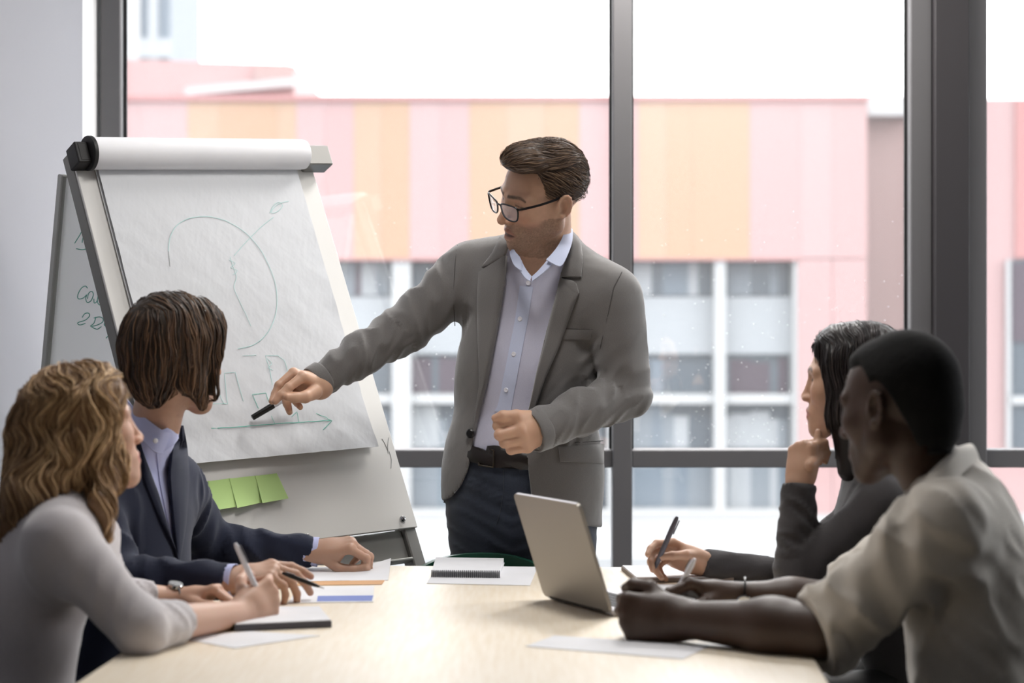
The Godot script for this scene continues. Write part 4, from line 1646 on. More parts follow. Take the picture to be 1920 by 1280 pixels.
# strands over a hair volume: streamlines of flow on its surface. flow and keep take points in the head's frame
func strands(f: Field, mb: MB, x: Transform3D, count: int, steps: int, step: float, thick: float, keep: Variant, flow: Variant, dark: Color, light: Color, seed_: int, lift := 0.002, wave := 0.0, back := 0.0) -> void:
	var rng := RandomNumberGenerator.new()
	rng.seed = seed_
	var inv := x.affine_inverse()
	var nz := FastNoiseLite.new()
	nz.seed = seed_
	nz.frequency = 24.0
	var c0 := x * Vector3(0, 0.02, -0.02)
	for s in count:
		var dir := Vector3(rng.randfn(), rng.randfn(), rng.randfn()).normalized()
		var far := c0 + dir * 0.32
		var p := f.hit(far, -dir, 0.0, 0.3)
		var q := inv * p
		if not keep.call(q):
			continue
		var list := f.near(p, 0.12)
		if absf(f.ev(p, list)) > 0.003:
			continue
		if rng.randf() < back:   # start nearer to the root
			for i in 7:
				var n := f.grad(p, list, 0.003)
				var g: Vector3 = x.basis * (flow.call(inv * p, 0.0) as Vector3)
				var p2 := p - (g - n * g.dot(n)).normalized() * step
				p2 -= f.grad(p2, list, 0.003) * f.ev(p2, list)
				if not keep.call(inv * p2):
					break
				p = p2
		var up_off := lift * rng.randf_range(0.1, 1.0)
		var path := PackedVector3Array()
		var nrm := PackedVector3Array()
		var m := int(steps * rng.randf_range(0.55, 1.0))
		var ph := rng.randf() * TAU
		for i in m:
			var n := f.grad(p, list, 0.003)
			var ln := inv.basis * n
			if ln.normalized().y < -0.45 and (inv * p).y > 0.0:
				break
			var d := f.ev(p, list)
			p -= n * (d - up_off * sin(PI * minf(1.0, (i + 1.0) / m * 0.8 + 0.1)))
			path.append(p)
			nrm.append(n)
			q = inv * p
			if i > 1 and not keep.call(q):
				break
			var g: Vector3 = x.basis * (flow.call(q, float(i) / m) as Vector3)
			var side := n.cross(g)
			g += side * (nz.get_noise_3dv(p) * 0.5 + ((0.75 * sin(q.y * 48.0 + nz.get_noise_3dv(p * 0.35) * 5.0 + ph * 0.12)) * wave if wave > 0.0 else 0.0))
			g = (g - n * g.dot(n) * 0.85)
			if g.length_squared() < 1e-9:
				break
			p += g.normalized() * step
		if path.size() < 3:
			continue
		var t := rng.randf()
		var col := dark.lerp(light, t * t)
		var r0 := thick * rng.randf_range(0.6, 1.3)
		var base := mb.v.size()
		var k := path.size()
		for i in k:
			var tan := (path[mini(i + 1, k - 1)] - path[maxi(i - 1, 0)]).normalized()
			var n := nrm[i]
			var sd := tan.cross(n).normalized()
			var fr := float(i) / (k - 1)
			var r := r0 * minf(1.0, 3.0 * (1.0 - fr) + 0.08) * minf(1.0, fr * 4.0 + 0.35)
			for e in [sd, n * 0.7, -sd, -n * 0.7]:
				mb.v.append(path[i] + e * r)
				mb.n.append(e.normalized())
				mb.c.append(col)
		for i in k - 1:
			for e in 4:
				var a := base + i * 4 + e
				var b := base + i * 4 + (e + 1) % 4
				mb.idx.append_array([a, b, b + 4, a, b + 4, a + 4])
	mb.colored = true

# ---------------------------------------------------------------- people
func people() -> void:
	presenter()
	blonde_woman()
	suit_man()
	grey_woman()
	shirt_man()
	held_pens()

func wrinkles(bones: Array, amp: float, seed_: int) -> Variant:
	# folds that run round the limb, deeper on the inside of the bend; bones: [from, to, radius, folds per metre]
	var nz := FastNoiseLite.new()
	nz.seed = seed_
	nz.frequency = 1.0
	nz.fractal_octaves = 1
	return func(p: Vector3, d: float) -> float:
		if absf(d) > amp * 3.0 + 0.012:
			return d
		var best := 1.7
		var got := -1
		for i in bones.size():
			var a0: Vector3 = bones[i][0]
			var v0: Vector3 = bones[i][1] - a0
			var t0 := (p - a0).dot(v0) / v0.length_squared()
			if t0 < -0.08 or t0 > 1.06:
				continue
			var near := (p - a0 - v0 * t0).length() / float(bones[i][2])
			if near < best:
				best = near
				got = i
		if got >= 0:
			var b: Array = bones[got]
			var a: Vector3 = b[0]
			var ab: Vector3 = b[1] - a
			var t := (p - a).dot(ab) / ab.length_squared()
			var q := p - a - ab * t
			var r: float = b[2]
			var dir := ab.normalized()
			var along := (p - a).dot(dir)
			var u := MB.aside(dir)
			var w := dir.cross(u)
			var c := Vector3(along * b[3] + q.dot(u) / r * 0.55, q.dot(u) / r * 0.42, q.dot(w) / r * 0.42)
			var v := nz.get_noise_3dv(c)
			var fold := 1.0 - sqrt(v * v + 0.004) * 2.6
			var e := clampf(minf(t + 0.08, 1.06 - t) * 8.0, 0, 1) * clampf((1.7 - best) * 4.0, 0, 1)
			return d - amp * e * (fold - 0.35) * float(b[4] if b.size() > 4 else 1.0)
		return d

func man_torso(f: Field, g: float) -> void:   # g grows it: 0 the jacket, negative what is under it
	var lt := Vector3(0.92, 0, 0.39)
	var th := Vector3(-0.39, 0, 0.92)
	f.flat(at(1002, 560, 5.20), at(988, 700, 5.20), 0.168 + g, 0.176 + g, th, 0.66, 0.04)
	f.flat(at(988, 700, 5.20), at(979, 890, 5.20), 0.172 + g, 0.196 + g, th, 0.68, 0.04)
	f.flat(at(979, 890, 5.20), at(976, 1010, 5.20), 0.198 + g, 0.206 + g, th, 0.7, 0.04)
	f.cap(at(1030, 486, 5.22), at(892, 510, 5.27), 0.058 + g, 0.066 + g, 0.05)
	f.cap(at(1048, 492, 5.20), at(1143, 556, 5.12), 0.056 + g, 0.066 + g, 0.05)
	f.flat(at(900, 530, 5.26), at(1120, 570, 5.13), 0.09 + g, 0.09 + g, th, 0.75, 0.06)
	f.cap(at(1036, 470, 5.24), at(1030, 500, 5.24), 0.062 + g, 0.075 + g, 0.04)

func presenter() -> void:
	var base := at(985, 600, 5.2)
	var t := thing("person", "standing man in a grey blazer and glasses pointing a marker at the flip chart", "person", Vector3(base.x, 0, base.z))
	# --- the jacket
	var Rs := at(880, 516, 5.27)
	var Re := at(757, 616, 5.23)
	var Rw := at(590, 718, 5.105)
	var Ls := at(1148, 560, 5.115)
	var Le := at(1176, 738, 5.10)
	var Lw := at(1000, 809, 4.965)
	var jk := Field.new()
	jk.amp = 0.012
	man_torso(jk, 0.0)
	jk.cap(Rs, Rs.lerp(Re, 0.3), 0.069, 0.07, 0.03)
	jk.cap(Ls, Ls.lerp(Le, 0.3), 0.068, 0.07, 0.02)
	jk.group(0.012)
	jk.cap(Rs.lerp(Re, 0.12), Re, 0.074, 0.061, 0.03)
	jk.cap(Re, Re.lerp(Rw, 0.5), 0.06, 0.052, 0.02)
	jk.cap(Re.lerp(Rw, 0.5), Rw.lerp(Re, 0.02), 0.052, 0.041, 0.02)
	jk.group(0.008)
	jk.cap(Ls.lerp(Le, 0.12), Le, 0.072, 0.058, 0.03)
	jk.cap(Le, Le.lerp(Lw, 0.5), 0.057, 0.055, 0.02)
	jk.cap(Le.lerp(Lw, 0.5), Lw, 0.055, 0.049, 0.02)
	var whole := Field.new()      # the closed jacket, on which lapels and pockets lie
	whole.amp = 0.01
	man_torso(whole, 0.0)
	whole.cap(Rs, Rs.lerp(Re, 0.4), 0.069, 0.07, 0.03)
	whole.cap(Ls, Ls.lerp(Le, 0.4), 0.068, 0.07, 0.02)
	var fold := wrinkles([[Rs.lerp(Re, 0.1), Re, 0.07, 15.0, 1.0], [Re, Rw, 0.05, 16.0, 0.9], [Ls.lerp(Le, 0.4), Le, 0.068, 10.0, 0.9], [Le, Lw, 0.055, 13.0, 0.9]], 0.0052, 3)
	var big := FastNoiseLite.new()
	big.seed = 12
	big.frequency = 5.0
	# the front opening and the hem, as outlines seen from the front
	var opening := PackedVector2Array([Vector2(950, 440), Vector2(949, 500), Vector2(936, 590), Vector2(925, 660), Vector2(912, 720), Vector2(896, 780), Vector2(888, 820), Vector2(884, 850), Vector2(878, 880), Vector2(866, 908), Vector2(848, 931), Vector2(832, 938), Vector2(822, 943), Vector2(822, 1100), Vector2(1003, 1100), Vector2(1000, 960), Vector2(988, 860), Vector2(984, 800), Vector2(993, 760), Vector2(1005, 700), Vector2(1022, 630), Vector2(1040, 560), Vector2(1052, 510), Vector2(1066, 470), Vector2(1064, 440)])
	var hem := PackedVector2Array([Vector2(1003, 975), Vector2(1060, 985), Vector2(1128, 988), Vector2(1200, 985), Vector2(1200, 1120), Vector2(1003, 1120)])
	var hem2 := PackedVector2Array([Vector2(760, 943), Vector2(835, 943), Vector2(850, 960), Vector2(900, 975), Vector2(1004, 985), Vector2(1004, 1120), Vector2(760, 1120)])
	var mid := at(990, 700, 5.20)
	var thf := Vector3(-0.39, 0, 0.92)
	jk.post = func(p: Vector3, d: float) -> float:
		if absf(d) > 0.05:
			return d
		d = fold.call(p, d)
		var q := Vector2(CX + F * p.x / -p.z, HY - F * (p.y - EYE) / -p.z)
		if q.x > 815.0 and q.x < 1135.0:
			d -= 0.004 * big.get_noise_3dv(p) 
		var sc := -p.z / F
		# cuffs end in flat openings
		if (p - Rw).dot(Rw - Re) > 0.0 and (p - Rw).length() < 0.11:
			d = maxf(d, (p - Rw).dot((Rw - Re).normalized()) - 0.002)
		if (p - Rw).length() < 0.08:
			var ax := (Rw - Re).normalized()
			var al := (p - Rw).dot(ax)
			if al > -0.03:
				d = maxf(d, 0.0345 - (p - Rw - ax * al).length())
		if (p - Lw).dot(Lw - Le) > 0.0 and (p - Lw).length() < 0.11:
			d = maxf(d, (p - Lw).dot((Lw - Le).normalized()) - 0.002)
		if q.y > 930.0 and q.x < 1200.0:
			if q.x > 1003.0:
				d = maxf(d, -outline_distance(q, hem) * -1.0 * sc * -1.0) if false else maxf(d, -outline_distance(q, hem) * sc)
			else:
				d = maxf(d, -outline_distance(q, hem2) * sc)
		if q.x > 800.0 and q.x < 1090.0 and q.y > 430.0 and (p - mid).dot(thf) > 0.02:
			# the sleeve in front of the belly is not cut
			var fr := clampf((p - Le).dot(Lw - Le) / (Lw - Le).length_squared(), 0, 1.05)
			if (p - Le.lerp(Lw, fr)).length() > 0.075 - 0.02 * fr:
				d = maxf(d, -outline_distance(q, opening) * sc)
		return d
	var jm := MB.new()
	job(jk, jm, 0.0058)
	var grey := fabric("blazer_cloth", Color(0.36, 0.35, 0.345), Color(0.47, 0.46, 0.45), 0.9, 16.0, 0.05, 0.3)
	# --- what is under it
	var sh := Field.new()
	man_torso(sh, -0.016)
	sh.amp = 0.004
	var vee := PackedVector2Array([Vector2(900, 380), Vector2(955, 450), Vector2(966, 470), Vector2(976, 496), Vector2(988, 520), Vector2(999, 529), Vector2(1012, 512), Vector2(1030, 498), Vector2(1050, 478), Vector2(1064, 440), Vector2(1100, 380)])
	var shn := FastNoiseLite.new()
	shn.seed = 21
	shn.frequency = 9.0
	sh.post = func(p: Vector3, d: float) -> float:
		if absf(d) > 0.06:
			return d
		d -= 0.0035 * shn.get_noise_3d(p.x * 1.4, p.y * 0.7, p.z * 1.4)
		var q := Vector2(CX + F * p.x / -p.z, HY - F * (p.y - EYE) / -p.z)
		d = maxf(d, (q.y - 848.0) * -p.z / F)
		return maxf(d, -outline_distance(q, vee) * -p.z / F)
	var sm_ := MB.new()
	job(sh, sm_, 0.007, null, AABB(at(860, 868, 5.2) - Vector3(0, 0, 0.2), Vector3(0.28, 0.52, 0.42)))
	fabric("shirt_white", Color(0.72, 0.72, 0.79), Color(0.78, 0.78, 0.85), 0.8, 12.0, 0.02, 0.1)
	fabric("shirt_placket", Color(0.74, 0.77, 0.87), Color(0.79, 0.82, 0.91), 0.8, 12.0, 0.02, 0.1)
	# --- trousers
	var tr := Field.new()
	tr.amp = 0.006
	tr.flat(at(975, 850, 5.2), at(972, 900, 5.2), 0.158, 0.17, thf, 0.68, 0.05)
	tr.flat(at(972, 900, 5.2), at(975, 985, 5.2), 0.17, 0.168, thf, 0.72, 0.05)
	var hipR := at(915, 960, 5.22)
	var hipL := at(1042, 965, 5.15)
	tr.cap(hipR, at(913, 1240, 5.19), 0.098, 0.068, 0.03)
	tr.cap(hipL, at(1050, 1240, 5.12), 0.1, 0.068, 0.03)
	tr.cap(at(913, 1240, 5.19), Vector3(at(913, 1240, 5.19).x, 0.08, -5.24), 0.068, 0.055, 0.02)
	tr.cap(at(1050, 1240, 5.12), Vector3(at(1050, 1240, 5.12).x, 0.08, -5.16), 0.068, 0.055, 0.02)
	var trn := FastNoiseLite.new()
	trn.seed = 33
	trn.frequency = 1.0
	trn.fractal_octaves = 1
	tr.post = func(p: Vector3, d: float) -> float:
		if absf(d) > 0.05:
			return d
		d = maxf(d, (HY - F * (p.y - EYE) / -p.z - 838.0) * p.z / F)
		var v := trn.get_noise_3d(p.x * 3.0 + p.y * 2.0, p.y * 24.0 - absf(p.x) * 12.0, p.z * 3.0)
		return d - 0.0035 * (1.0 - sqrt(v * v + 0.01) * 2.0)
	var trm := MB.new()
	job(tr, trm, 0.008)
	fabric("denim", Color(0.085, 0.115, 0.17), Color(0.16, 0.2, 0.27), 0.85, 10.0, 0.05, 0.15)
	# --- the body: eroded under the clothes, then head and hands in finer grids
	var skin := Color(0.6, 0.365, 0.25)
	var sk := vcol("skin_fair", 0.5, 0.12)
	var bm := MB.new()
	var flesh := func(p: Vector3, n: Vector3) -> Color: return skin
	var bd := Field.new()
	man_torso(bd, -0.055)
	bd.cap(Rs, Re, 0.05, 0.042, 0.02)
	bd.cap(Re, Rw, 0.04, 0.028, 0.02)
	bd.group(0.01)
	bd.cap(Ls, Le, 0.05, 0.042, 0.02)
	bd.cap(Le, Lw, 0.04, 0.029, 0.02)
	bd.group(0.02)
	bd.cap(hipR, at(913, 1240, 5.19), 0.07, 0.05, 0.03)
	bd.cap(hipL, at(1050, 1240, 5.12), 0.07, 0.05, 0.03)
	bd.cap(at(913, 1240, 5.19), Vector3(at(913, 1240, 5.19).x, 0.05, -5.24), 0.05, 0.035, 0.02)
	bd.cap(at(1050, 1240, 5.12), Vector3(at(1050, 1240, 5.12).x, 0.05, -5.16), 0.05, 0.035, 0.02)
	job(bd, bm, 0.014, flesh)
	var hb := Basis(Vector3(0.522, -0.332, 0.786), Vector3(-0.04, 0.911, 0.411), Vector3(-0.852, -0.246, 0.462)).orthonormalized()
	var hx := Transform3D(hb.scaled_local(Vector3.ONE * 1.03), at(1013, 369, 5.1))
	var hf := Field.new()
	var nape := at(1029, 492, 5.19)
	head(hf, hx, {"neck": nape, "neck_r": 0.051, "adam": true, "open": 0.007, "jaw": 1.06})
	hf.group(0.03)
	hf.cap(at(1020, 470, 5.15), at(1004, 522, 5.165), 0.052, 0.052, 0.03)
	job(hf, bm, 0.0025, face_color(hx, skin, Color(0.38, 0.18, 0.135), Color(0.055, 0.032, 0.02), 0.74, 5, 0.007), AABB(hx.origin - Vector3(0.16, 0.235, 0.17), Vector3(0.32, 0.4, 0.34)))
	# hands, joint by joint
	var rh := Field.new()
	presenter_right_hand(rh, Rw)
	job(rh, bm, 0.0025, flesh)
	var lh := Field.new()
	presenter_fist(lh, Lw)
	job(lh, bm, 0.0025, flesh)
	# --- hair
	var hr := Field.new()
	var P := func(a: float, c: float, e: float) -> Vector3: return hx * Vector3(a, c, e)
	hr.ell(P.call(0, 0.042, -0.024), hx.basis, Vector3(0.08, 0.09, 0.096) * 1.03, 0.02)
	hr.ell(P.call(0, 0.098, 0.03), hx.basis, Vector3(0.06, 0.036, 0.062) * 1.03, 0.02)
	hr.ell(P.call(0.02, 0.104, 0.05), hx.basis, Vector3(0.045, 0.03, 0.042) * 1.03, 0.02)
	hr.cap(P.call(0, -0.01, -0.058), P.call(0, -0.06, -0.06), 0.056, 0.045, 0.03)
	var hinv := hx.affine_inverse()
	var lock := FastNoiseLite.new()
	lock.seed = 8
	lock.frequency = 1.0
	hr.amp = 0.006
	hr.post = func(p: Vector3, d: float) -> float:
		if absf(d) > 0.05:
			return d
		var q := hinv * p
		# the hairline: forehead, temples, round the ears, the nape
		var ax := absf(q.x)
		var front := 0.074 - 0.25 * (q.z - 0.06) + 0.0
		var line := lerpf(-0.085, front, smoothstep(-0.05, 0.052, q.z)) 
		line = maxf(line, 0.075 * smoothstep(0.04, 0.075, q.z))
		if q.z < 0.022 and q.z > -0.042:
			line = maxf(line, 0.01)
		if q.z > 0.008 and q.z < 0.034 and ax > 0.05:
			line = minf(line, -0.018)   # sideburn
		d += (0.012 if q.z > 0.0 and ax < 0.055 else 0.004) * smoothstep(line + 0.024, line, q.y)
		d = maxf(d, line - q.y)
		return d - 0.003 * lock.get_noise_3d(q.x * 55.0 + q.y * 22.0, q.y * 55.0, q.z * 14.0)
	var hm := MB.new()
	hm.tint = Color(0.035, 0.02, 0.013)
	job(hr, hm, 0.004, func(p: Vector3, n: Vector3) -> Color: return Color(0.065, 0.036, 0.023))
	vcol("hair", 0.5)
	finish.append(func() -> void:
		strands(hr, hm, hx, 6500, 12, 0.005, 0.00062, func(q: Vector3) -> bool: return q.y > (0.068 if q.z > 0.03 else 0.02 if q.z > -0.04 else -0.06), func(q: Vector3, fr: float) -> Vector3:
			if q.y > 0.095 - 0.1 * absf(q.x):
				return Vector3(0.55 - q.x * 5.0, 0.1, -1.0)
			return Vector3(-q.x * 2.0, -0.62, -0.8), Color(0.05, 0.027, 0.017), Color(0.25, 0.155, 0.09), 77, 0.006, 0.0, 0.6)
		part("body", bm, M.skin_fair, t)
		part("hair", hm, M.hair, t)
		var jacket := part("blazer", jm, M.blazer_cloth, t)
		var shirt := part("shirt", sm_, M.shirt_white, t)
		var jeans := part("jeans", trm, M.denim, t)
		presenter_details(t, jacket, shirt, jeans, whole, sh, tr, hx)
	)

func presenter_right_hand(f: Field, w: Vector3) -> void:
	# back of the hand up, pointing to the left and down along the marker
	var D := func(px: float, py: float, h: float) -> Vector3: return bpx(px, py, h)
	var wr := at(598, 722, 5.10)
	f.flat(at(622, 705, 5.115), wr, 0.026, 0.028, Vector3(0.2, 0.6, -0.5), 0.8, 0.02)
	var mI := at(568, 706, 5.045)
	var mM := at(551, 699, 5.075)
	var mR := at(553, 712, 5.1)
	var mP := at(562, 727, 5.115)
	f.flat(wr, mI, 0.029, 0.0145, Vector3(0.3, 0.8, 0.4), 0.8, 0.02)
	f.flat(wr, mM, 0.026, 0.0135, Vector3(0.3, 0.8, 0.4), 0.8, 0.02)
	f.cap(wr, mR, 0.024, 0.013, 0.02)
	f.cap(wr, mP, 0.024, 0.0125, 0.02)
	f.group(0.004)
	chain(f, [mI, at(541, 726, 5.02), at(527, 740, 5.01), at(516, 752, 5.005)], [0.0128, 0.0105, 0.0098, 0.0085], 0.004)
	f.group(0.004)
	chain(f, [mM, at(523, 722, 5.05), at(516, 738, 5.045), at(510, 752, 5.03)], [0.0128, 0.0102, 0.0094, 0.008], 0.004)
	f.group(0.004)
	chain(f, [mR, at(533, 737, 5.075), at(538, 756, 5.07), at(543, 772, 5.06)], [0.012, 0.0105, 0.0098, 0.0078], 0.004)
	f.group(0.004)
	chain(f, [mP, at(549, 746, 5.09), at(557, 755, 5.085), at(563, 763, 5.07)], [0.012, 0.0098, 0.0088, 0.0072], 0.004)
	f.group(0.008)
	chain(f, [at(590, 735, 5.06), at(572, 744, 5.03), at(553, 745, 5.015), at(538, 744, 5.0)], [0.018, 0.014, 0.0118, 0.009], 0.006)

func presenter_fist(f: Field, w: Vector3) -> void:
	var wr := at(1003, 806, 4.965)
	f.cap(at(1040, 795, 4.99), wr, 0.031, 0.031, 0.02)
	var kn := [at(972, 786, 4.93), at(976, 805, 4.922), at(982, 822, 4.928), at(989, 838, 4.94)]
	var pip := [at(934, 798, 4.925), at(937, 815, 4.915), at(946, 830, 4.92), at(958, 843, 4.93)]
	var dip := [at(938, 800, 4.96), at(943, 817, 4.95), at(953, 831, 4.952), at(965, 842, 4.955)]
	var tip := [at(960, 800, 4.968), at(964, 817, 4.96), at(972, 830, 4.96), at(980, 840, 4.96)]
	var rad := [0.0125, 0.0128, 0.0122, 0.0112]
	for i in 4:
		f.cap(wr, kn[i], 0.027, 0.0145, 0.02)
	for i in 4:
		f.group(0.0045)
		chain(f, [kn[i], pip[i], dip[i], tip[i]], [rad[i] * 1.08, rad[i], rad[i] * 0.95, rad[i] * 0.85], 0.005)
	f.group(0.008)
	chain(f, [at(992, 783, 4.955), at(968, 779, 4.925), at(943, 779, 4.915), at(928, 783, 4.92)], [0.018, 0.0135, 0.0118, 0.0085], 0.006)

func presenter_details(t: Node, jacket: Node, shirt: Node, jeans: Node, whole: Field, sh: Field, tr: Field, hx: Transform3D) -> void:
	var n0 := 4.7
	var n1 := 5.5
	var g: Material = M.blazer_cloth
	# lapels and the collar behind the neck
	part("lapel", panel(whole, [[900, 511], [898, 560], [899, 640], [903, 720], [893, 800]], [[951, 480], [947, 530], [934, 610], [914, 715], [888, 818]], 26, 10, 0.012, n0, n1, 0.12), g, jacket)
	part("lapel", panel(whole, [[1086, 549], [1070, 590], [1048, 650], [1022, 710], [1000, 775]], [[1052, 520], [1036, 580], [1022, 640], [1006, 700], [990, 775]], 26, 10, 0.012, n0, n1, 0.12), g, jacket)
	part("lapel", panel(whole, [[1086, 549], [1081, 532], [1076, 527]], [[1075, 562], [1056, 545], [1050, 522]], 8, 6, 0.009, n0, n1), g, jacket)
	part("collar", panel(whole, [[905, 502], [925, 476], [939, 447]], [[925, 497], [946, 483], [955, 458]], 10, 5, 0.011, n0, n1), g, jacket)
	part("collar", panel(whole, [[1090, 520], [1093, 490], [1088, 462], [1072, 440]], [[1052, 519], [1062, 492], [1066, 470], [1062, 445]], 12, 6, 0.013, n0, n1), g, jacket)
	# hems round the sleeve ends
	for q in [[at(590, 718, 5.105), at(757, 616, 5.23), 0.0425], [at(1000, 809, 4.965), at(1176, 738, 5.10), 0.0505]]:
		var ax: Vector3 = (q[0] - q[1]).normalized()
		var rr: float = q[2]
		part("sleeve_hem", MB.new().lathe(q[0] - ax * 0.03, q[0] + ax * 0.005, PackedVector2Array([Vector2(0, rr - 0.003), Vector2(0.006, rr + 0.0012), Vector2(0.03, rr + 0.0005), Vector2(0.034, rr - 0.001), Vector2(0.034, rr - 0.004), Vector2(0.004, rr - 0.0065)]), 36, 50), g, jacket)
	# pockets
	part("breast_pocket", panel(whole, [[1046, 617], [1112, 618]], [[1042, 636], [1106, 636]], 10, 3, 0.004, n0, n1, 0.1), g, jacket)
	part("pocket_flap", panel(whole, [[1047, 838], [1130, 832]], [[1050, 865], [1130, 869]], 12, 5, 0.006, n0, n1, 0.1), g, jacket)
	mat("seam_thread", Color(0.3, 0.29, 0.285), 0.9)
	part("seam", seam(whole, [[1046, 616], [1080, 616], [1112, 617]], 10, 0.0012, n0, n1, 0.001), M.seam_thread, jacket)
	part("seam", seam(whole, [[858, 460], [853, 500], [850, 560], [853, 610]], 16, 0.001, n0, n1, 0.0007), M.seam_thread, jacket)
	part("seam", seam(whole, [[1166, 510], [1150, 540], [1140, 590], [1126, 650], [1120, 700]], 18, 0.001, n0, n1, 0.0007), M.seam_thread, jacket)
	part("seam", seam(whole, [[1078, 830], [1105, 828], [1130, 826]], 8, 0.0013, n0, n1, 0.001), M.seam_thread, jacket)
	var bpos := whole.hit(Vector3(0, EYE, 0), (at(884, 812, 1.0) - Vector3(0, EYE, 0)).normalized(), n0, n1)
	mat("button_dark", Color(0.05, 0.045, 0.045), 0.4)
	part("button", MB.new().lathe(bpos, bpos + Vector3(-0.005, 0, 0.011), PackedVector2Array([Vector2(0, 0.011), Vector2(0.009, 0.011), Vector2(0.012, 0.008), Vector2(0.0122, 0.001)]), 18), M.button_dark, jacket)
	# shirt front: placket, collar, buttons
	part("placket", panel(sh, [[975, 536], [966, 600], [950, 680], [934, 760], [928, 770]], [[1000, 538], [990, 600], [973, 690], [958, 770], [952, 776]], 26, 4, 0.003, n0, n1, 0.12), M.shirt_placket, shirt)
	for q in [[991, 531], [976, 598], [964, 664], [950, 731]]:
		var p := sh.hit(Vector3(0, EYE, 0), (at(q[0], q[1], 1.0) - Vector3(0, EYE, 0)).normalized(), n0, n1)
		var nn := sh.grad(p, sh.near(p, 0.03))
		part("button", MB.new().lathe(p, p + nn, PackedVector2Array([Vector2(0, 0.0058), Vector2(0.0042, 0.0058), Vector2(0.0052, 0.0045), Vector2(0.0046, 0.003), Vector2(0.0046, 0.0005)]), 14), M.pen_white, shirt)
	# collar leaves stand round the neck
	var leaf := func(top: Array, low: Array, thick: float) -> MB:
		var rows := []
		var a := smooth_path(top, 5)
		var b := smooth_path(low, 5)
		for i in 7:
			var row := []
			for j in a.size():
				var p := a[j].lerp(b[mini(j, b.size() - 1)], i / 6.0)
				row.append(p)
			rows.append(row)
		return MB.new().sheet(rows, thick, 70)
	var l1: MB = leaf.call([at(1061, 417, 5.16), at(1057, 438, 5.115), at(1047, 459, 5.075), at(1034, 476, 5.05), at(1024, 486, 5.04)], [at(1074, 430, 5.17), at(1073, 452, 5.105), at(1065, 476, 5.06), at(1052, 498, 5.035), at(1034, 492, 5.035)], 0.003)
	part("collar", l1, M.shirt_placket, shirt)
	part("neckband", leaf.call([at(1036, 474, 5.06), at(1022, 492, 5.05), at(1008, 508, 5.045), at(997, 518, 5.045)], [at(1042, 484, 5.05), at(1030, 500, 5.04), at(1012, 516, 5.035), at(997, 527, 5.035)], 0.003), M.shirt_placket, shirt)
	var l2: MB = leaf.call([at(963, 466, 5.1), at(968, 474, 5.08), at(974, 481, 5.065), at(979, 490, 5.055)], [at(956, 474, 5.09), at(959, 486, 5.07), at(966, 500, 5.05), at(978, 508, 5.045)], 0.003)
	part("collar", l2, M.shirt_placket, shirt)
	part("neckband", leaf.call([at(974, 482, 5.07), at(981, 497, 5.06), at(989, 510, 5.05), at(996, 519, 5.045)], [at(969, 492, 5.06), at(975, 508, 5.05), at(985, 522, 5.04), at(994, 528, 5.035)], 0.003), M.shirt_placket, shirt)
	# the belt and its buckle
	var thf := Vector3(-0.39, 0, 0.92)
	part("belt", panel(tr, [[878, 830], [930, 839], [1010, 848]], [[874, 864], [930, 876], [1010, 882]], 16, 4, 0.014, n0, n1, 0.1), M.leather_dark, jeans)
	var bk := []
	for q in [[904, 838], [931, 843], [930, 875], [903, 871]]:
		bk.append(tr.hit(Vector3(0, EYE, 0), (at(q[0], q[1], 1.0) - Vector3(0, EYE, 0)).normalized(), n0, n1) + thf * 0.0165)
	var lp := PackedVector3Array()
	for k in 4:
		for m in 4:
			lp.append(bk[k].lerp(bk[(k + 1) % 4], m / 4.0))
	var sc := PackedFloat32Array()
	sc.resize(16)
	sc.fill(0.0022)
	mat("buckle_metal", Color(0.35, 0.32, 0.28), 0.35, 0.9)
	part("buckle", MB.new().sweep(lp, MB.ring(6), sc, thf, 50, true), M.buckle_metal, jeans)
	mat("denim_thread", Color(0.2, 0.22, 0.26), 0.9)
	part("fly_seam", seam(tr, [[944, 880], [944, 920], [938, 960], [930, 985]], 14, 0.0012, n0, n1, 0.0005), M.denim_thread, jeans)
	# shoes under the table
	for q in [[at(913, 1240, 5.19).x, -5.24], [at(1050, 1240, 5.12).x, -5.16]]:
		var so := Field.new()
		so.flat(Vector3(q[0], 0.05, q[1] - 0.03), Vector3(q[0] - 0.05, 0.035, q[1] + 0.17), 0.05, 0.042, Vector3.UP, 0.8, 0.03)
		so.cap(Vector3(q[0], 0.05, q[1]), Vector3(q[0], 0.1, q[1]), 0.045, 0.045, 0.03)
		so.post = func(p: Vector3, d: float) -> float: return maxf(d, 0.002 - p.y)
		var m := MB.new()
		so.net(m, 0.012, so.bounds())
		part("shoe", m, M.leather_dark, t)
	glasses(t, hx, 0.0)
	# eyes under lowered lids
	# the marker
	var tip := bpx(473, 783, 0.03)
	var a := bpx(567, 727, 0.09)
	var dir := (a - tip).normalized()
	var mk := thing("marker", "whiteboard marker with a black cap held by the standing man", "marker", tip)
	part("cap", MB.new().lathe(tip, a, PackedVector2Array([Vector2(0, 0.006), Vector2(0.0008, 0.0072), Vector2(0.06, 0.008), Vector2(0.0605, 0.007)]), 20), M.pen_black, mk)
	part("barrel", MB.new().lathe(tip + dir * 0.06, tip + dir * 0.14, PackedVector2Array([Vector2(0, 0.0068), Vector2(0.004, 0.0076), Vector2(0.078, 0.0076), Vector2(0.08, 0.006)]), 20), M.pen_white, mk)

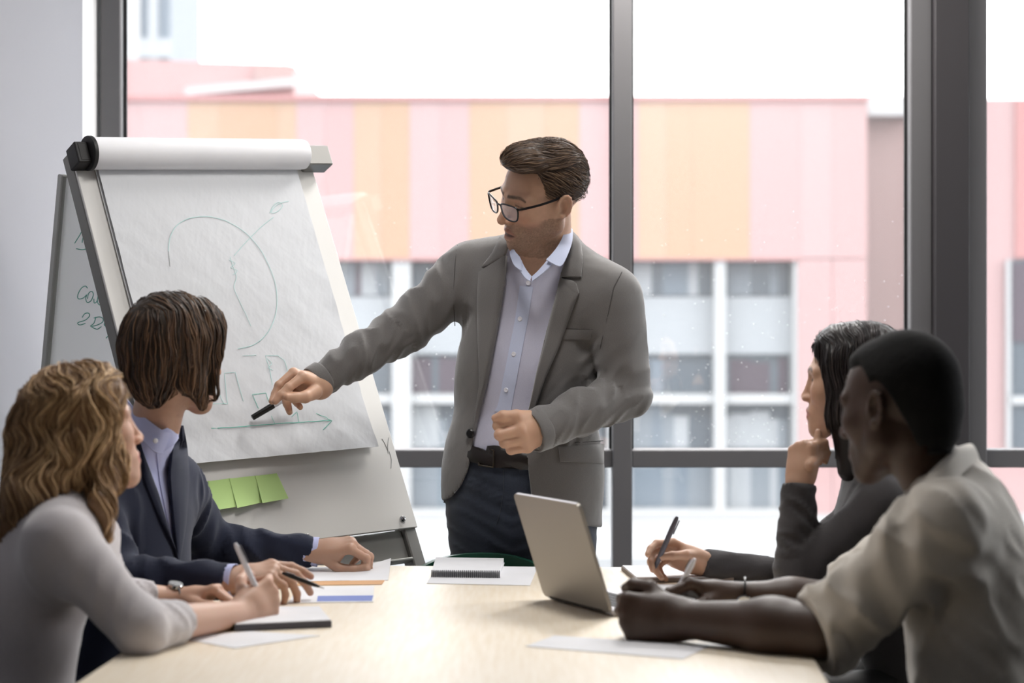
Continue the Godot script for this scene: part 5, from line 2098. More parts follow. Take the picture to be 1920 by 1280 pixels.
func glasses(t: Node, x: Transform3D, _o: float) -> void:
	var g := Node3D.new()
	g.name = "glasses"
	t.add_child(g)
	for s in [-1.0, 1.0]:
		var loop := PackedVector3Array()
		var fill := PackedVector3Array()
		var poly := [[0.0085, 0.011], [0.02, 0.0165], [0.04, 0.0185], [0.058, 0.018], [0.0645, 0.012], [0.062, -0.006], [0.055, -0.017], [0.04, -0.021], [0.022, -0.0185], [0.0115, -0.009]]
		for q in poly:
			loop.append(x * Vector3(s * q[0], q[1] - 0.002, 0.1105 - 2.6 * q[0] * q[0] + q[1] * 0.12))
		var sp := PackedVector3Array()
		for i in loop.size():
			for k in 4:
				sp.append(loop[i].cubic_interpolate(loop[(i + 1) % 10], loop[(i + 9) % 10], loop[(i + 2) % 10], k / 4.0))
		var sc := PackedFloat32Array()
		for i in sp.size():
			sc.append(0.0022)
		part("rim", MB.new().sweep(sp, MB.ring(6), sc, x.basis.z.normalized(), 60, true), M.glasses_frame, g)
		var c := Vector3.ZERO
		for p in sp:
			c += p / sp.size()
		var rows := []
		for r in [1.0, 0.66, 0.33, 0.0]:
			var row := []
			for i in sp.size() + 1:
				row.append(c.lerp(sp[i % sp.size()], r) + x.basis.z.normalized() * 0.0012 * (1.0 - r * r))
			rows.append(row)
		part("lens", MB.new().sheet(rows, 0.0012, 80), M.lens, g)
		var hinge := x * Vector3(s * 0.066, 0.0125, 0.099)
		part("temple", MB.new().sweep(smooth_path([x * Vector3(s * 0.064, 0.012, 0.0995), x * Vector3(s * 0.0715, 0.0135, 0.094), x * Vector3(s * 0.077, 0.015, 0.05), x * Vector3(s * 0.0785, 0.0185, 0.008), x * Vector3(s * 0.0765, 0.021, -0.01), x * Vector3(s * 0.072, 0.008, -0.036)], 4), MB.rect(1.0, 2.6), PackedFloat32Array(range(21).map(func(_i): return 0.0021)), x.basis.y.normalized()), M.glasses_frame, g)
	part("bridge", MB.new().tube(smooth_path([x * Vector3(-0.0095, 0.006, 0.1105), x * Vector3(0, 0.0095, 0.1135), x * Vector3(0.0095, 0.006, 0.1105)], 4), 0.002, 0.002, 6), M.glasses_frame, g)

# ---------------------------------------------------------------- the four people at the table
func frame(c: Vector3, fwd: Vector3, up: Vector3, s := 1.0) -> Transform3D:
	var z := fwd.normalized()
	var x := up.cross(z).normalized()
	var y := z.cross(x)
	return Transform3D(Basis(x * s, y * s, z * s), c)

func torso(f: Field, g: float, neck: Vector3, chest: Vector3, belly: Vector3, hip: Vector3, sr: Vector3, sl: Vector3, fwd: Vector3, w: Array, k := 0.05) -> void:
	f.flat(chest, belly, w[0] + g, w[1] + g, fwd, 0.66, k)
	f.flat(belly, hip, w[1] + g, w[2] + g, fwd, 0.72, k)
	f.cap(neck, sr, w[3] + g, w[4] + g, k)
	f.cap(neck, sl, w[3] + g, w[4] + g, k)
	f.flat(sr.lerp(sl, 0.12) - Vector3.UP * 0.04, sl.lerp(sr, 0.12) - Vector3.UP * 0.04, w[4] + 0.02 + g, w[4] + 0.02 + g, fwd, 0.85, k)

func arm(f: Field, a: Vector3, b: Vector3, c: Vector3, r: Array, k := 0.012) -> void:
	f.group(k)
	f.cap(a, b, r[0], r[1], 0.03)
	f.cap(b, c, r[1], r[2], 0.02)

func cut_cuff(p: Vector3, d: float, e: Vector3, w: Vector3, reach := 0.1) -> float:
	var v := (w - e).normalized()
	var s := (p - w).dot(v)
	if s > -0.01 and (p - w).length() < reach:
		d = maxf(d, s)
	return d

func legs(t: Node3D, hipc: Vector3, kneer: Vector3, kneel: Vector3, side: Vector3, m: Material, name_: String, shoe: Material) -> Field:
	var f := Field.new()
	f.flat(hipc + Vector3.UP * 0.06, hipc - Vector3.UP * 0.01, 0.155, 0.165, side.cross(Vector3.UP), 0.75, 0.05)
	for q in [[hipc + side * 0.09, kneel], [hipc - side * 0.09, kneer]]:
		var kn: Vector3 = q[1]
		f.cap(q[0], kn, 0.09, 0.066, 0.03)
		f.cap(kn, Vector3(kn.x, 0.09, kn.z) + side * 0.0, 0.064, 0.05, 0.02)
	var mb := MB.new()
	job(f, mb, 0.014)
	var dir := ((kneel + kneer) / 2.0 - hipc)
	dir.y = 0
	dir = dir.normalized()
	finish.append(func() -> void:
		part(name_, mb, m, t)
		for kn in [kneel, kneer]:
			var so := Field.new()
			so.flat(Vector3(kn.x, 0.05, kn.z) - dir * 0.03, Vector3(kn.x, 0.035, kn.z) + dir * 0.16, 0.046, 0.04, Vector3.UP, 0.8, 0.03)
			so.cap(Vector3(kn.x, 0.05, kn.z), Vector3(kn.x, 0.1, kn.z), 0.042, 0.042, 0.03)
			so.post = func(p: Vector3, d: float) -> float: return maxf(d, 0.002 - p.y)
			var s := MB.new()
			so.net(s, 0.014, so.bounds())
			part("shoe", s, shoe, t))
	return f

func head_box(x: Transform3D, r := 0.17) -> AABB:
	return AABB(x.origin - Vector3.ONE * r, Vector3.ONE * r * 2.0)

# ---- the blonde woman, nearest on the left
func blonde_woman() -> void:
	var t := thing("person", "blonde woman in a pale grey sweater writing on a pad, nearest on the left", "person", Vector3(-0.98, 0, -3.75))
	var fwd := Vector3(0.9, 0, -0.42)
	var sr := at(110, 1018, 3.73)
	var sl := at(165, 1008, 4.06)
	var neck := at(112, 962, 3.95)
	var er := at(262, 1176, 3.66)
	var wr := at(452, 1150, 3.98)
	var el := at(205, 1120, 4.12)
	var wl := at(335, 1122, 4.2)
	var tt := func(f: Field, g: float) -> void:
		torso(f, g, neck, at(80, 1040, 3.9), at(45, 1150, 3.88), at(20, 1330, 3.85), sr, sl, fwd, [0.14, 0.135, 0.15, 0.05, 0.056])
	var cl := Field.new()
	cl.amp = 0.008
	tt.call(cl, 0.0)
	cl.cap(sr, sr.lerp(er, 0.3), 0.056, 0.056, 0.03)
	arm(cl, sr.lerp(er, 0.1), er, er.lerp(wr, 0.5), [0.06, 0.047, 0.037])
	arm(cl, sl, el, el.lerp(wl, 0.68), [0.054, 0.042, 0.034])
	var cr := er.lerp(wr, 0.37)
	var clf := el.lerp(wl, 0.62)
	var fold := wrinkles([[sr, er, 0.06, 9.0, 0.8], [er, wr, 0.045, 14.0, 0.7], [sl, el, 0.05, 14.0], [el, wl, 0.04, 18.0]], 0.004, 41)
	var neckline := neck + Vector3(0.01, 0.055, -0.02)
	cl.post = func(p: Vector3, d: float) -> float:
		if absf(d) > 0.05:
			return d
		d = fold.call(p, d)
		d = cut_cuff(p, d, er, cr)
		d = cut_cuff(p, d, el, clf)
		return maxf(d, 0.066 - (p - neckline).length())
	var cm := MB.new()
	job(cl, cm, 0.0075)
	fabric("sweater_pale", Color(0.72, 0.7, 0.71), Color(0.8, 0.78, 0.79), 0.95, 10.0, 0.04, 0.4)
	var skin := Color(0.6, 0.37, 0.27)
	vcol("skin_light", 0.5, 0.12)
	var bm := MB.new()
	var flesh := func(p: Vector3, n: Vector3) -> Color: return skin
	var bd := Field.new()
	tt.call(bd, -0.025)
	arm(bd, sr, er, er.lerp(wr, 0.3), [0.04, 0.034, 0.028])
	arm(bd, sl, el, el.lerp(wl, 0.4), [0.04, 0.03, 0.026])
	job(bd, bm, 0.014, flesh)
	var hx := frame(at(160, 809, 3.95), Vector3(0.83, 0.17, -0.5), Vector3(-0.2, 0.97, 0.05), 0.97)
	var hf := Field.new()
	head(hf, hx, {"neck": at(112, 960, 3.95), "neck_r": 0.05, "jaw": 0.93, "nose": 0.7})
	job(hf, bm, 0.004, face_color(hx, skin, Color(0.5, 0.2, 0.18), Color(0.15, 0.08, 0.05), 0.0, 6), head_box(hx))
	var rh := Field.new()
	rh.cap(er.lerp(wr, 0.1), wr, 0.036, 0.024, 0.02)
	hand(rh, wr, Vector3(0.62, 0.3, -0.72), Vector3(-0.7, -0.15, -0.7), 1.0, [[0.75, 1.15, 0.5], [0.95, 1.25, 0.6], [1.1, 1.3, 0.7], [1.2, 1.3, 0.7]], [[0.55, 0.6, 0.5], [0.8, 0.1, 0.5], [0.9, -0.3, 0.3]], 0.93, 0.98)
	job(rh, bm, 0.0038, flesh)
	var lh := Field.new()
	lh.cap(el.lerp(wl, 0.4), wl, 0.03, 0.022, 0.02)
	hand(lh, wl, Vector3(0.92, 0.2, 0.1), Vector3(0.2, -1, 0.25), -1.0, [[0.8, 1.0, 0.4, -0.1], [0.85, 1.05, 0.4, -0.02], [0.9, 1.05, 0.4, 0.05], [0.9, 1.0, 0.4, 0.12]], [[0.7, 0.5, 0.4], [0.9, 0.2, 0.35], [0.95, 0.0, 0.3]], 0.9, 0.92)
	job(lh, bm, 0.0038, flesh)
	# hair: a cap, the mass down the back, the curtain over the near side
	var P := func(a: float, c: float, e: float) -> Vector3: return hx * Vector3(a, c, e)
	var hr := Field.new()
	hr.amp = 0.008
	hr.ell(P.call(0, 0.04, -0.022), hx.basis, Vector3(0.084, 0.092, 0.103), 0.02)
	hr.ell(P.call(0, 0.06, 0.035), hx.basis, Vector3(0.07, 0.062, 0.05), 0.02)
	hr.cap(P.call(0.02, 0.0, -0.065), P.call(0.02, -0.1, -0.09), 0.075, 0.07, 0.03)
	hr.cap(P.call(0.02, -0.1, -0.09), at(45, 1010, 3.94), 0.07, 0.045, 0.03)
	hr.cap(P.call(-0.045, 0.03, 0.0), P.call(-0.062, -0.09, 0.0), 0.045, 0.033, 0.03)
	hr.cap(P.call(-0.05, -0.03, -0.04), at(60, 930, 3.84), 0.05, 0.045, 0.03)
	hr.cap(at(60, 930, 3.84), at(20, 1030, 3.86), 0.045, 0.03, 0.03)
	hr.cap(P.call(-0.062, -0.06, 0.018), at(188, 945, 3.84), 0.026, 0.02, 0.02)
	hr.cap(at(188, 945, 3.84), at(205, 1005, 3.83), 0.018, 0.006, 0.02)
	hr.ell(P.call(0.02, -0.045, 0.088), hx.basis, Vector3(0.14, 0.1, 0.058), 0.01, true)
	var hm := MB.new()
	var nzh := FastNoiseLite.new()
	nzh.seed = 4
	nzh.frequency = 1.0
	var inv := hx.affine_inverse()
	hr.post = func(p: Vector3, d: float) -> float:
		if absf(d) > 0.03:
			return d
		return d - 0.006 * nzh.get_noise_3d(p.x * 38.0, p.y * 12.0, p.z * 38.0)
	var hc := func(p: Vector3, n: Vector3) -> Color: return Color(0.22, 0.12, 0.055) * (1.0 + 0.35 * nzh.get_noise_3d(p.x * 60.0, p.y * 9.0, p.z * 60.0))
	job(hr, hm, 0.006, hc)
	legs(t, Vector3(-1.0, 0.52, -3.82), Vector3(-0.58, 0.5, -3.95), Vector3(-0.62, 0.5, -4.12), Vector3(-0.2, 0, -0.97), M.chair_black, "trousers", M.leather_dark)
	finish.append(func() -> void:
		strands(hr, hm, hx, 2300, 26, 0.0085, 0.0013, func(q: Vector3) -> bool: return q.y > -0.3, func(q: Vector3, fr: float) -> Vector3:
			if q.y > 0.085:
				return Vector3(-1.0 if q.x < 0.012 else 1.0, -0.25, -0.25)
			return Vector3(q.x * 0.5, -1.0, -0.28 + 0.2 * (1.0 if q.z > 0.0 else 0.0)), Color(0.22, 0.115, 0.045), Color(0.88, 0.6, 0.32), 51, 0.008, 1.0, 0.3)
		part("body", bm, M.skin_light, t)
		part("hair", hm, M.hair, t)
		part("sweater", cm, M.sweater_pale, t)
		watch(t, wl, (wl - el).normalized(), 0.0265, Vector3(0, 1, 0.3), M.chrome))

func watch(t: Node, c: Vector3, dir: Vector3, r: float, up: Vector3, m: Material) -> void:
	var loop := PackedVector3Array()
	var u := (up - dir * up.dot(dir)).normalized()
	var w := dir.cross(u)
	for k in 20:
		var an := TAU * k / 20
		loop.append(c - dir * 0.012 + (u * cos(an) + w * sin(an)) * r)
	var sc := PackedFloat32Array()
	sc.resize(20)
	sc.fill(1.0)
	var wt := Node3D.new()
	wt.name = "wristwatch"
	t.add_child(wt)
	part("strap", MB.new().sweep(loop, MB.rect(0.014, 0.003), sc, dir, 50, true), m, wt)
	part("case", MB.new().lathe(c - dir * 0.012 + u * (r - 0.002), c - dir * 0.012 + u * (r + 0.009), PackedVector2Array([Vector2(0, 0.016), Vector2(0.006, 0.0165), Vector2(0.008, 0.014), Vector2(0.0085, 0.001)]), 20), M.chrome, wt)

# ---- the man in the navy suit, beyond her
func suit_man() -> void:
	var t := thing("person", "long haired man in a navy suit turning towards the flip chart", "person", Vector3(-0.95, 0, -4.6))
	var fwd := Vector3(0.9, 0, 0.43)
	var sr := at(170, 935, 4.42)
	var sl := at(322, 905, 4.72)
	var neck := at(262, 850, 4.6)
	var er := at(222, 1082, 4.34)
	var wr := at(432, 1088, 4.27)
	var el := at(392, 1020, 4.86)
	var wl := at(588, 1034, 4.86)
	var chest := at(250, 985, 4.58)
	var belly := at(235, 1090, 4.56)
	var hip := at(205, 1270, 4.55)
	var tt := func(f: Field, g: float) -> void:
		torso(f, g, neck, chest, belly, hip, sr, sl, fwd, [0.155, 0.155, 0.165, 0.056, 0.06])
	var cl := Field.new()
	cl.amp = 0.008
	tt.call(cl, 0.0)
	cl.cap(sl, sl.lerp(el, 0.3), 0.062, 0.06, 0.03)
	arm(cl, sr, er, wr, [0.065, 0.05, 0.037])
	arm(cl, sl.lerp(el, 0.1), el, wl, [0.066, 0.052, 0.036])
	var whole := Field.new()
	tt.call(whole, 0.0)
	var fold := wrinkles([[sr, er, 0.065, 11.0], [er, wr, 0.045, 12.0], [sl, el, 0.06, 13.0], [el, wl, 0.048, 11.0]], 0.0055, 47)
	var opening := PackedVector2Array([Vector2(232, 735), Vector2(245, 800), Vector2(272, 868), Vector2(295, 930), Vector2(310, 985), Vector2(322, 1030), Vector2(330, 1050), Vector2(326, 990), Vector2(318, 940), Vector2(314, 880), Vector2(324, 830), Vector2(340, 790), Vector2(330, 735)])
	cl.post = func(p: Vector3, d: float) -> float:
		if absf(d) > 0.05:
			return d
		d = fold.call(p, d)
		d = cut_cuff(p, d, er, wr, 0.07)
		d = cut_cuff(p, d, el, wl, 0.07)
		var q := Vector2(CX + F * p.x / -p.z, HY - F * (p.y - EYE) / -p.z)
		if q.y < 1060.0 and q.x > 215.0 and q.x < 360.0 and (p - chest).dot(Vector3(0.72, 0, 0.7)) > 0.02:
			d = maxf(d, -outline_distance(q, opening) * -p.z / F)
		return d
	var cm := MB.new()
	job(cl, cm, 0.0075)
	fabric("navy_cloth", Color(0.055, 0.085, 0.175), Color(0.09, 0.13, 0.235), 0.85, 11.0, 0.03, 0.06)
	var sh := Field.new()
	tt.call(sh, -0.014)
	sh.cap(neck, at(285, 800, 4.58), 0.055, 0.06, 0.03)
	var sm_ := MB.new()
	job(sh, sm_, 0.008, null, AABB(at(205, 1075, 4.6) - Vector3(0, 0, 0.3), Vector3(0.22, 0.4, 0.55)))
	fabric("shirt_lilac", Color(0.72, 0.74, 0.9), Color(0.78, 0.8, 0.94), 0.8, 12.0, 0.02, 0.1)
	var skin := Color(0.5, 0.3, 0.21)
	var bm := MB.new()
	var flesh := func(p: Vector3, n: Vector3) -> Color: return skin
	var bd := Field.new()
	tt.call(bd, -0.03)
	arm(bd, sr, er, wr, [0.04, 0.032, 0.025])
	arm(bd, sl, el, wl, [0.04, 0.032, 0.025])
	job(bd, bm, 0.014, flesh)
	var hx := frame(at(332, 668, 4.52), Vector3(0.69, -0.02, -0.72), Vector3(0.04, 1, 0), 1.0)
	var hf := Field.new()
	head(hf, hx, {"neck": at(272, 860, 4.6), "neck_r": 0.054, "jaw": 1.0})
	job(hf, bm, 0.004, face_color(hx, skin, Color(0.4, 0.16, 0.13), Color(0.06, 0.035, 0.02), 0.3, 7), head_box(hx))
	var rh := Field.new()
	rh.cap(er.lerp(wr, 0.5), wr, 0.03, 0.027, 0.02)
	hand(rh, wr, Vector3(0.92, 0.2, -0.2), Vector3(0.16, -0.92, -0.3), 1.0, [[0.35, 0.3, 0.15, 0.02], [0.55, 0.45, 0.3, 0.0], [0.75, 0.6, 0.4, -0.03], [0.85, 0.7, 0.4, -0.06]], [[0.75, 0.3, 0.6], [0.9, -0.15, 0.35], [0.95, -0.25, 0.1]], 1.0, 1.0)
	job(rh, bm, 0.0038, flesh)
	var lh := Field.new()
	lh.cap(el.lerp(wl, 0.6), wl, 0.03, 0.027, 0.02)
	hand(lh, wl, Vector3(0.95, 0.18, 0.05), Vector3(0.18, -0.93, -0.25), -1.0, [[0.75, 1.0, 0.5], [0.8, 1.05, 0.5], [0.85, 1.1, 0.5], [0.9, 1.1, 0.5]], [[0.75, 0.3, 0.75], [0.93, 0.05, 0.25], [0.98, -0.05, 0.0]], 1.0, 1.0)
	job(lh, bm, 0.0038, flesh)
	var P := func(a: float, c: float, e: float) -> Vector3: return hx * Vector3(a, c, e)
	var hr := Field.new()
	hr.amp = 0.007
	hr.ell(P.call(0, 0.042, -0.022), hx.basis, Vector3(0.086, 0.096, 0.106), 0.02)
	hr.ell(P.call(0, 0.062, 0.05), hx.basis, Vector3(0.068, 0.06, 0.052), 0.03)
	for q in [-1.0, 1.0]:
		hr.cap(P.call(q * 0.05, 0.03, -0.01), P.call(q * 0.06, -0.05, -0.01), 0.045, 0.027, 0.02)
		hr.cap(P.call(q * 0.062, 0.05, 0.045), P.call(q * 0.066, -0.07, 0.05), 0.022, 0.019, 0.02)
		hr.cap(P.call(q * 0.066, -0.05, -0.005), P.call(q * 0.064, -0.1, 0.022), 0.019, 0.007, 0.015)
	hr.cap(P.call(0, 0.0, -0.058), P.call(0, -0.035, -0.064), 0.075, 0.056, 0.03)
	hr.cap(P.call(0, -0.035, -0.066), P.call(0, -0.075, -0.058), 0.054, 0.028, 0.03)
	hr.ell(P.call(0, -0.05, 0.1), hx.basis, Vector3(0.14, 0.1, 0.07), 0.01, true)
	var nzh := FastNoiseLite.new()
	nzh.seed = 14
	nzh.frequency = 1.0
	hr.post = func(p: Vector3, d: float) -> float:
		if absf(d) > 0.03:
			return d
		return d - 0.004 * nzh.get_noise_3d(p.x * 60.0, p.y * 8.0, p.z * 60.0)
	var hm := MB.new()
	job(hr, hm, 0.006, func(p: Vector3, n: Vector3) -> Color: return Color(0.03, 0.016, 0.01))
	legs(t, Vector3(-0.98, 0.52, -4.56), Vector3(-0.5, 0.52, -4.4), Vector3(-0.5, 0.52, -4.68), Vector3(0, 0, -1), M.navy_cloth, "trousers", M.leather_dark)
	finish.append(func() -> void:
		strands(hr, hm, hx, 2000, 20, 0.0085, 0.0012, func(q: Vector3) -> bool: return q.y > -0.14, func(q: Vector3, fr: float) -> Vector3:
			if q.y > 0.1:
				return Vector3(-1.0 if q.x < 0.0 else 1.0, -0.2, 0.15)
			return Vector3(q.x * 1.0, -1.0, 0.05), Color(0.02, 0.011, 0.007), Color(0.25, 0.14, 0.075), 61, 0.004, 0.0)
		part("body", bm, M.skin_fair, t)
		part("hair", hm, M.hair, t)
		var jacket := part("suit_jacket", cm, M.navy_cloth, t)
		var shirt := part("shirt", sm_, M.shirt_lilac, t)
		var n0 := 3.9
		var n1 := 5.1
		part("lapel", panel(whole, [[248, 800], [262, 850], [268, 900], [300, 980], [338, 1058]], [[244, 770], [270, 860], [296, 930], [312, 985], [331, 1052]], 18, 5, 0.008, n0, n1), M.navy_cloth, jacket)
		part("lapel", panel(whole, [[341, 800], [350, 850], [352, 900], [346, 980], [334, 1055]], [[331, 800], [320, 850], [316, 890], [322, 960], [331, 1050]], 18, 5, 0.008, n0, n1), M.navy_cloth, jacket)
		part("placket", panel(sh, [[292, 838], [298, 900], [310, 960], [322, 1010]], [[306, 836], [310, 900], [318, 955], [326, 1008]], 16, 3, 0.003, n0, n1, 0.15), M.shirt_lilac, shirt)
		# collar leaf on the near side, with its button
		var rows := []
		var a := smooth_path([at(232, 738, 4.58), at(252, 764, 4.53), at(276, 786, 4.49), at(302, 806, 4.48), at(318, 812, 4.5)], 5)
		var b := smooth_path([at(236, 770, 4.57), at(250, 800, 4.5), at(268, 826, 4.465), at(288, 846, 4.46), at(304, 850, 4.475)], 5)
		for i in 6:
			var row := []
			for j in a.size():
				row.append(a[j].lerp(b[j], i / 5.0))
			rows.append(row)
		part("collar", MB.new().sheet(rows, 0.004, 70), M.shirt_lilac, shirt)
		var rows2 := []
		a = smooth_path([at(302, 806, 4.49), at(318, 800, 4.52), at(328, 792, 4.56)], 4)
		b = smooth_path([at(306, 848, 4.48), at(322, 836, 4.5), at(332, 822, 4.55)], 4)
		for i in 4:
			var row := []
			for j in a.size():
				row.append(a[j].lerp(b[j], i / 3.0))
			rows2.append(row)
		part("collar", MB.new().sheet(rows2, 0.004, 70), M.shirt_lilac, shirt)
		var bp_ := at(291, 826, 4.455)
		part("button", MB.new().lathe(bp_, bp_ + Vector3(0.5, 0.1, 0.8), PackedVector2Array([Vector2(0, 0.0055), Vector2(0.003, 0.0055), Vector2(0.004, 0.003)]), 12), M.pen_white, shirt)
		for q in [[wr, er], [wl, el]]:
			var v: Vector3 = (q[0] - q[1]).normalized()
			part("shirt_cuff", MB.new().lathe(q[0] - v * 0.02, q[0] + v * 0.02, PackedVector2Array([Vector2(0, 0.033), Vector2(0.03, 0.034), Vector2(0.031, 0.0325), Vector2(0.01, 0.0315)]), 20), M.shirt_lilac, shirt))

# ---- the dark haired woman, far on the right
func grey_woman() -> void:
	var t := thing("person", "dark haired woman in a charcoal top resting her chin on her hand", "person", Vector3(0.98, 0, -4.5))
	var fwd := Vector3(-0.97, 0, -0.2)
	var sl := at(1662, 952, 4.4)
	var sr := at(1625, 950, 4.72)
	var neck := at(1640, 885, 4.55)
	var el := at(1492, 1088, 4.38)
	var wl := at(1498, 908, 4.42)
	var er := at(1490, 1085, 4.7)
	var wr := at(1318, 1056, 4.66)
	var tt := func(f: Field, g: float) -> void:
		torso(f, g, neck, at(1650, 1010, 4.55), at(1680, 1130, 4.52), at(1730, 1290, 4.5), sr, sl, fwd, [0.14, 0.135, 0.15, 0.05, 0.056])
	var cl := Field.new()
	cl.amp = 0.007
	tt.call(cl, 0.0)
	cl.cap(sl, sl.lerp(el, 0.3), 0.058, 0.058, 0.03)
	arm(cl, sl.lerp(el, 0.1), el, wl, [0.06, 0.046, 0.036], 0.006)
	arm(cl, sr, er, wr, [0.052, 0.042, 0.033])
	var fold := wrinkles([[sl, el, 0.06, 10.0, 0.7], [el, wl, 0.044, 22.0, 1.1], [sr, er, 0.05, 12.0], [er, wr, 0.038, 12.0, 0.6]], 0.0045, 53)
	cl.post = func(p: Vector3, d: float) -> float:
		if absf(d) > 0.05:
			return d
		d = fold.call(p, d)
		d = cut_cuff(p, d, el, wl, 0.06)
		return cut_cuff(p, d, er, wr, 0.06)
	var cm := MB.new()
	job(cl, cm, 0.0075)
	fabric("knit_charcoal", Color(0.2, 0.19, 0.195), Color(0.27, 0.255, 0.26), 0.95, 14.0, 0.04, 0.1)
	var skin := Color(0.5, 0.3, 0.2)
	var bm := MB.new()
	var flesh := func(p: Vector3, n: Vector3) -> Color: return skin
	var bd := Field.new()
	tt.call(bd, -0.025)
	arm(bd, sl, el, wl, [0.038, 0.03, 0.024])
	arm(bd, sr, er, wr, [0.036, 0.028, 0.022])
	job(bd, bm, 0.014, flesh)
	var hx := frame(at(1597, 717, 4.5), Vector3(-0.94, 0.02, -0.34), Vector3(0.0, 1, 0), 0.99)
	var hf := Field.new()
	head(hf, hx, {"neck": at(1640, 895, 4.55), "neck_r": 0.048, "jaw": 0.95, "nose": 0.5})
	job(hf, bm, 0.004, face_color(hx, skin, Color(0.42, 0.17, 0.15), Color(0.03, 0.02, 0.018), 0.0, 8), head_box(hx))
	var lh := Field.new()
	lh.cap(wl.lerp(el, 0.4), wl, 0.028, 0.024, 0.02)
	hand(lh, wl, Vector3(0.12, 0.98, -0.1), Vector3(0.75, 0.1, -0.66), -1.0, [[1.2, 1.4, 0.7], [1.25, 1.4, 0.7], [1.3, 1.4, 0.7], [1.35, 1.4, 0.7]], [[0.85, 0.05, 0.2], [0.97, -0.1, 0.2], [0.98, -0.15, 0.1]], 0.9, 1.0)
	chain(lh, [at(1520, 872, 4.39), at(1540, 850, 4.43), at(1543, 832, 4.46)], [0.012, 0.0105, 0.009], 0.006)
	job(lh, bm, 0.0038, flesh)
	var rh := Field.new()
	rh.cap(wr.lerp(er, 0.4), wr, 0.027, 0.024, 0.02)
	hand(rh, wr, Vector3(-0.9, 0.34, 0.1), Vector3(-0.3, -0.6, 0.74), 1.0, [[0.5, 0.55, 0.3, 0.05], [0.75, 0.8, 0.4], [0.95, 0.9, 0.5], [1.05, 0.9, 0.5, -0.05]], [[0.75, 0.35, 0.55], [0.9, -0.05, 0.45], [0.9, -0.3, 0.3]], 0.95, 0.92)
	job(rh, bm, 0.0038, flesh)
	var P := func(a: float, c: float, e: float) -> Vector3: return hx * Vector3(a, c, e)
	var hr := Field.new()
	hr.amp = 0.006
	hr.ell(P.call(0, 0.042, -0.024), hx.basis, Vector3(0.083, 0.09, 0.104), 0.02)
	hr.ell(P.call(0, 0.072, 0.03), hx.basis, Vector3(0.066, 0.05, 0.05), 0.02)
	for q in [-1.0, 1.0]:
		hr.cap(P.call(q * 0.055, 0.04, 0.01), P.call(q * 0.064, -0.07, 0.0), 0.038, 0.034, 0.02)
		hr.cap(P.call(q * 0.064, -0.07, 0.0), P.call(q * 0.06, -0.185, -0.005), 0.034, 0.02, 0.02)
	hr.cap(P.call(0, 0.0, -0.06), P.call(0, -0.17, -0.07), 0.075, 0.05, 0.03)
	hr.ell(P.call(0, -0.035, 0.098), hx.basis, Vector3(0.1, 0.1, 0.068), 0.01, true)
	var nzh := FastNoiseLite.new()
	nzh.seed = 24
	nzh.frequency = 1.0
	hr.post = func(p: Vector3, d: float) -> float:
		return d if absf(d) > 0.03 else d - 0.004 * nzh.get_noise_3d(p.x * 50.0, p.y * 9.0, p.z * 50.0)
	var hm := MB.new()
	job(hr, hm, 0.006, func(p: Vector3, n: Vector3) -> Color: return Color(0.012, 0.009, 0.009))
	legs(t, Vector3(1.05, 0.52, -4.5), Vector3(0.5, 0.5, -4.66), Vector3(0.5, 0.5, -4.44), Vector3(0, 0, 1), M.chair_black, "trousers", M.leather_dark)
	finish.append(func() -> void:
		strands(hr, hm, hx, 1500, 24, 0.009, 0.0012, func(q: Vector3) -> bool: return q.y > -0.1, func(q: Vector3, fr: float) -> Vector3:
			if q.y > 0.085:
				return Vector3(-1.0 if q.x < 0.0 else 1.0, -0.3, -0.35)
			return Vector3(q.x * 0.6, -1.0, -0.12), Color(0.01, 0.007, 0.007), Color(0.06, 0.045, 0.042), 71, 0.005, 0.2)
		part("body", bm, M.skin_fair, t)
		part("hair", hm, M.hair, t)
		part("top", cm, M.knit_charcoal, t))

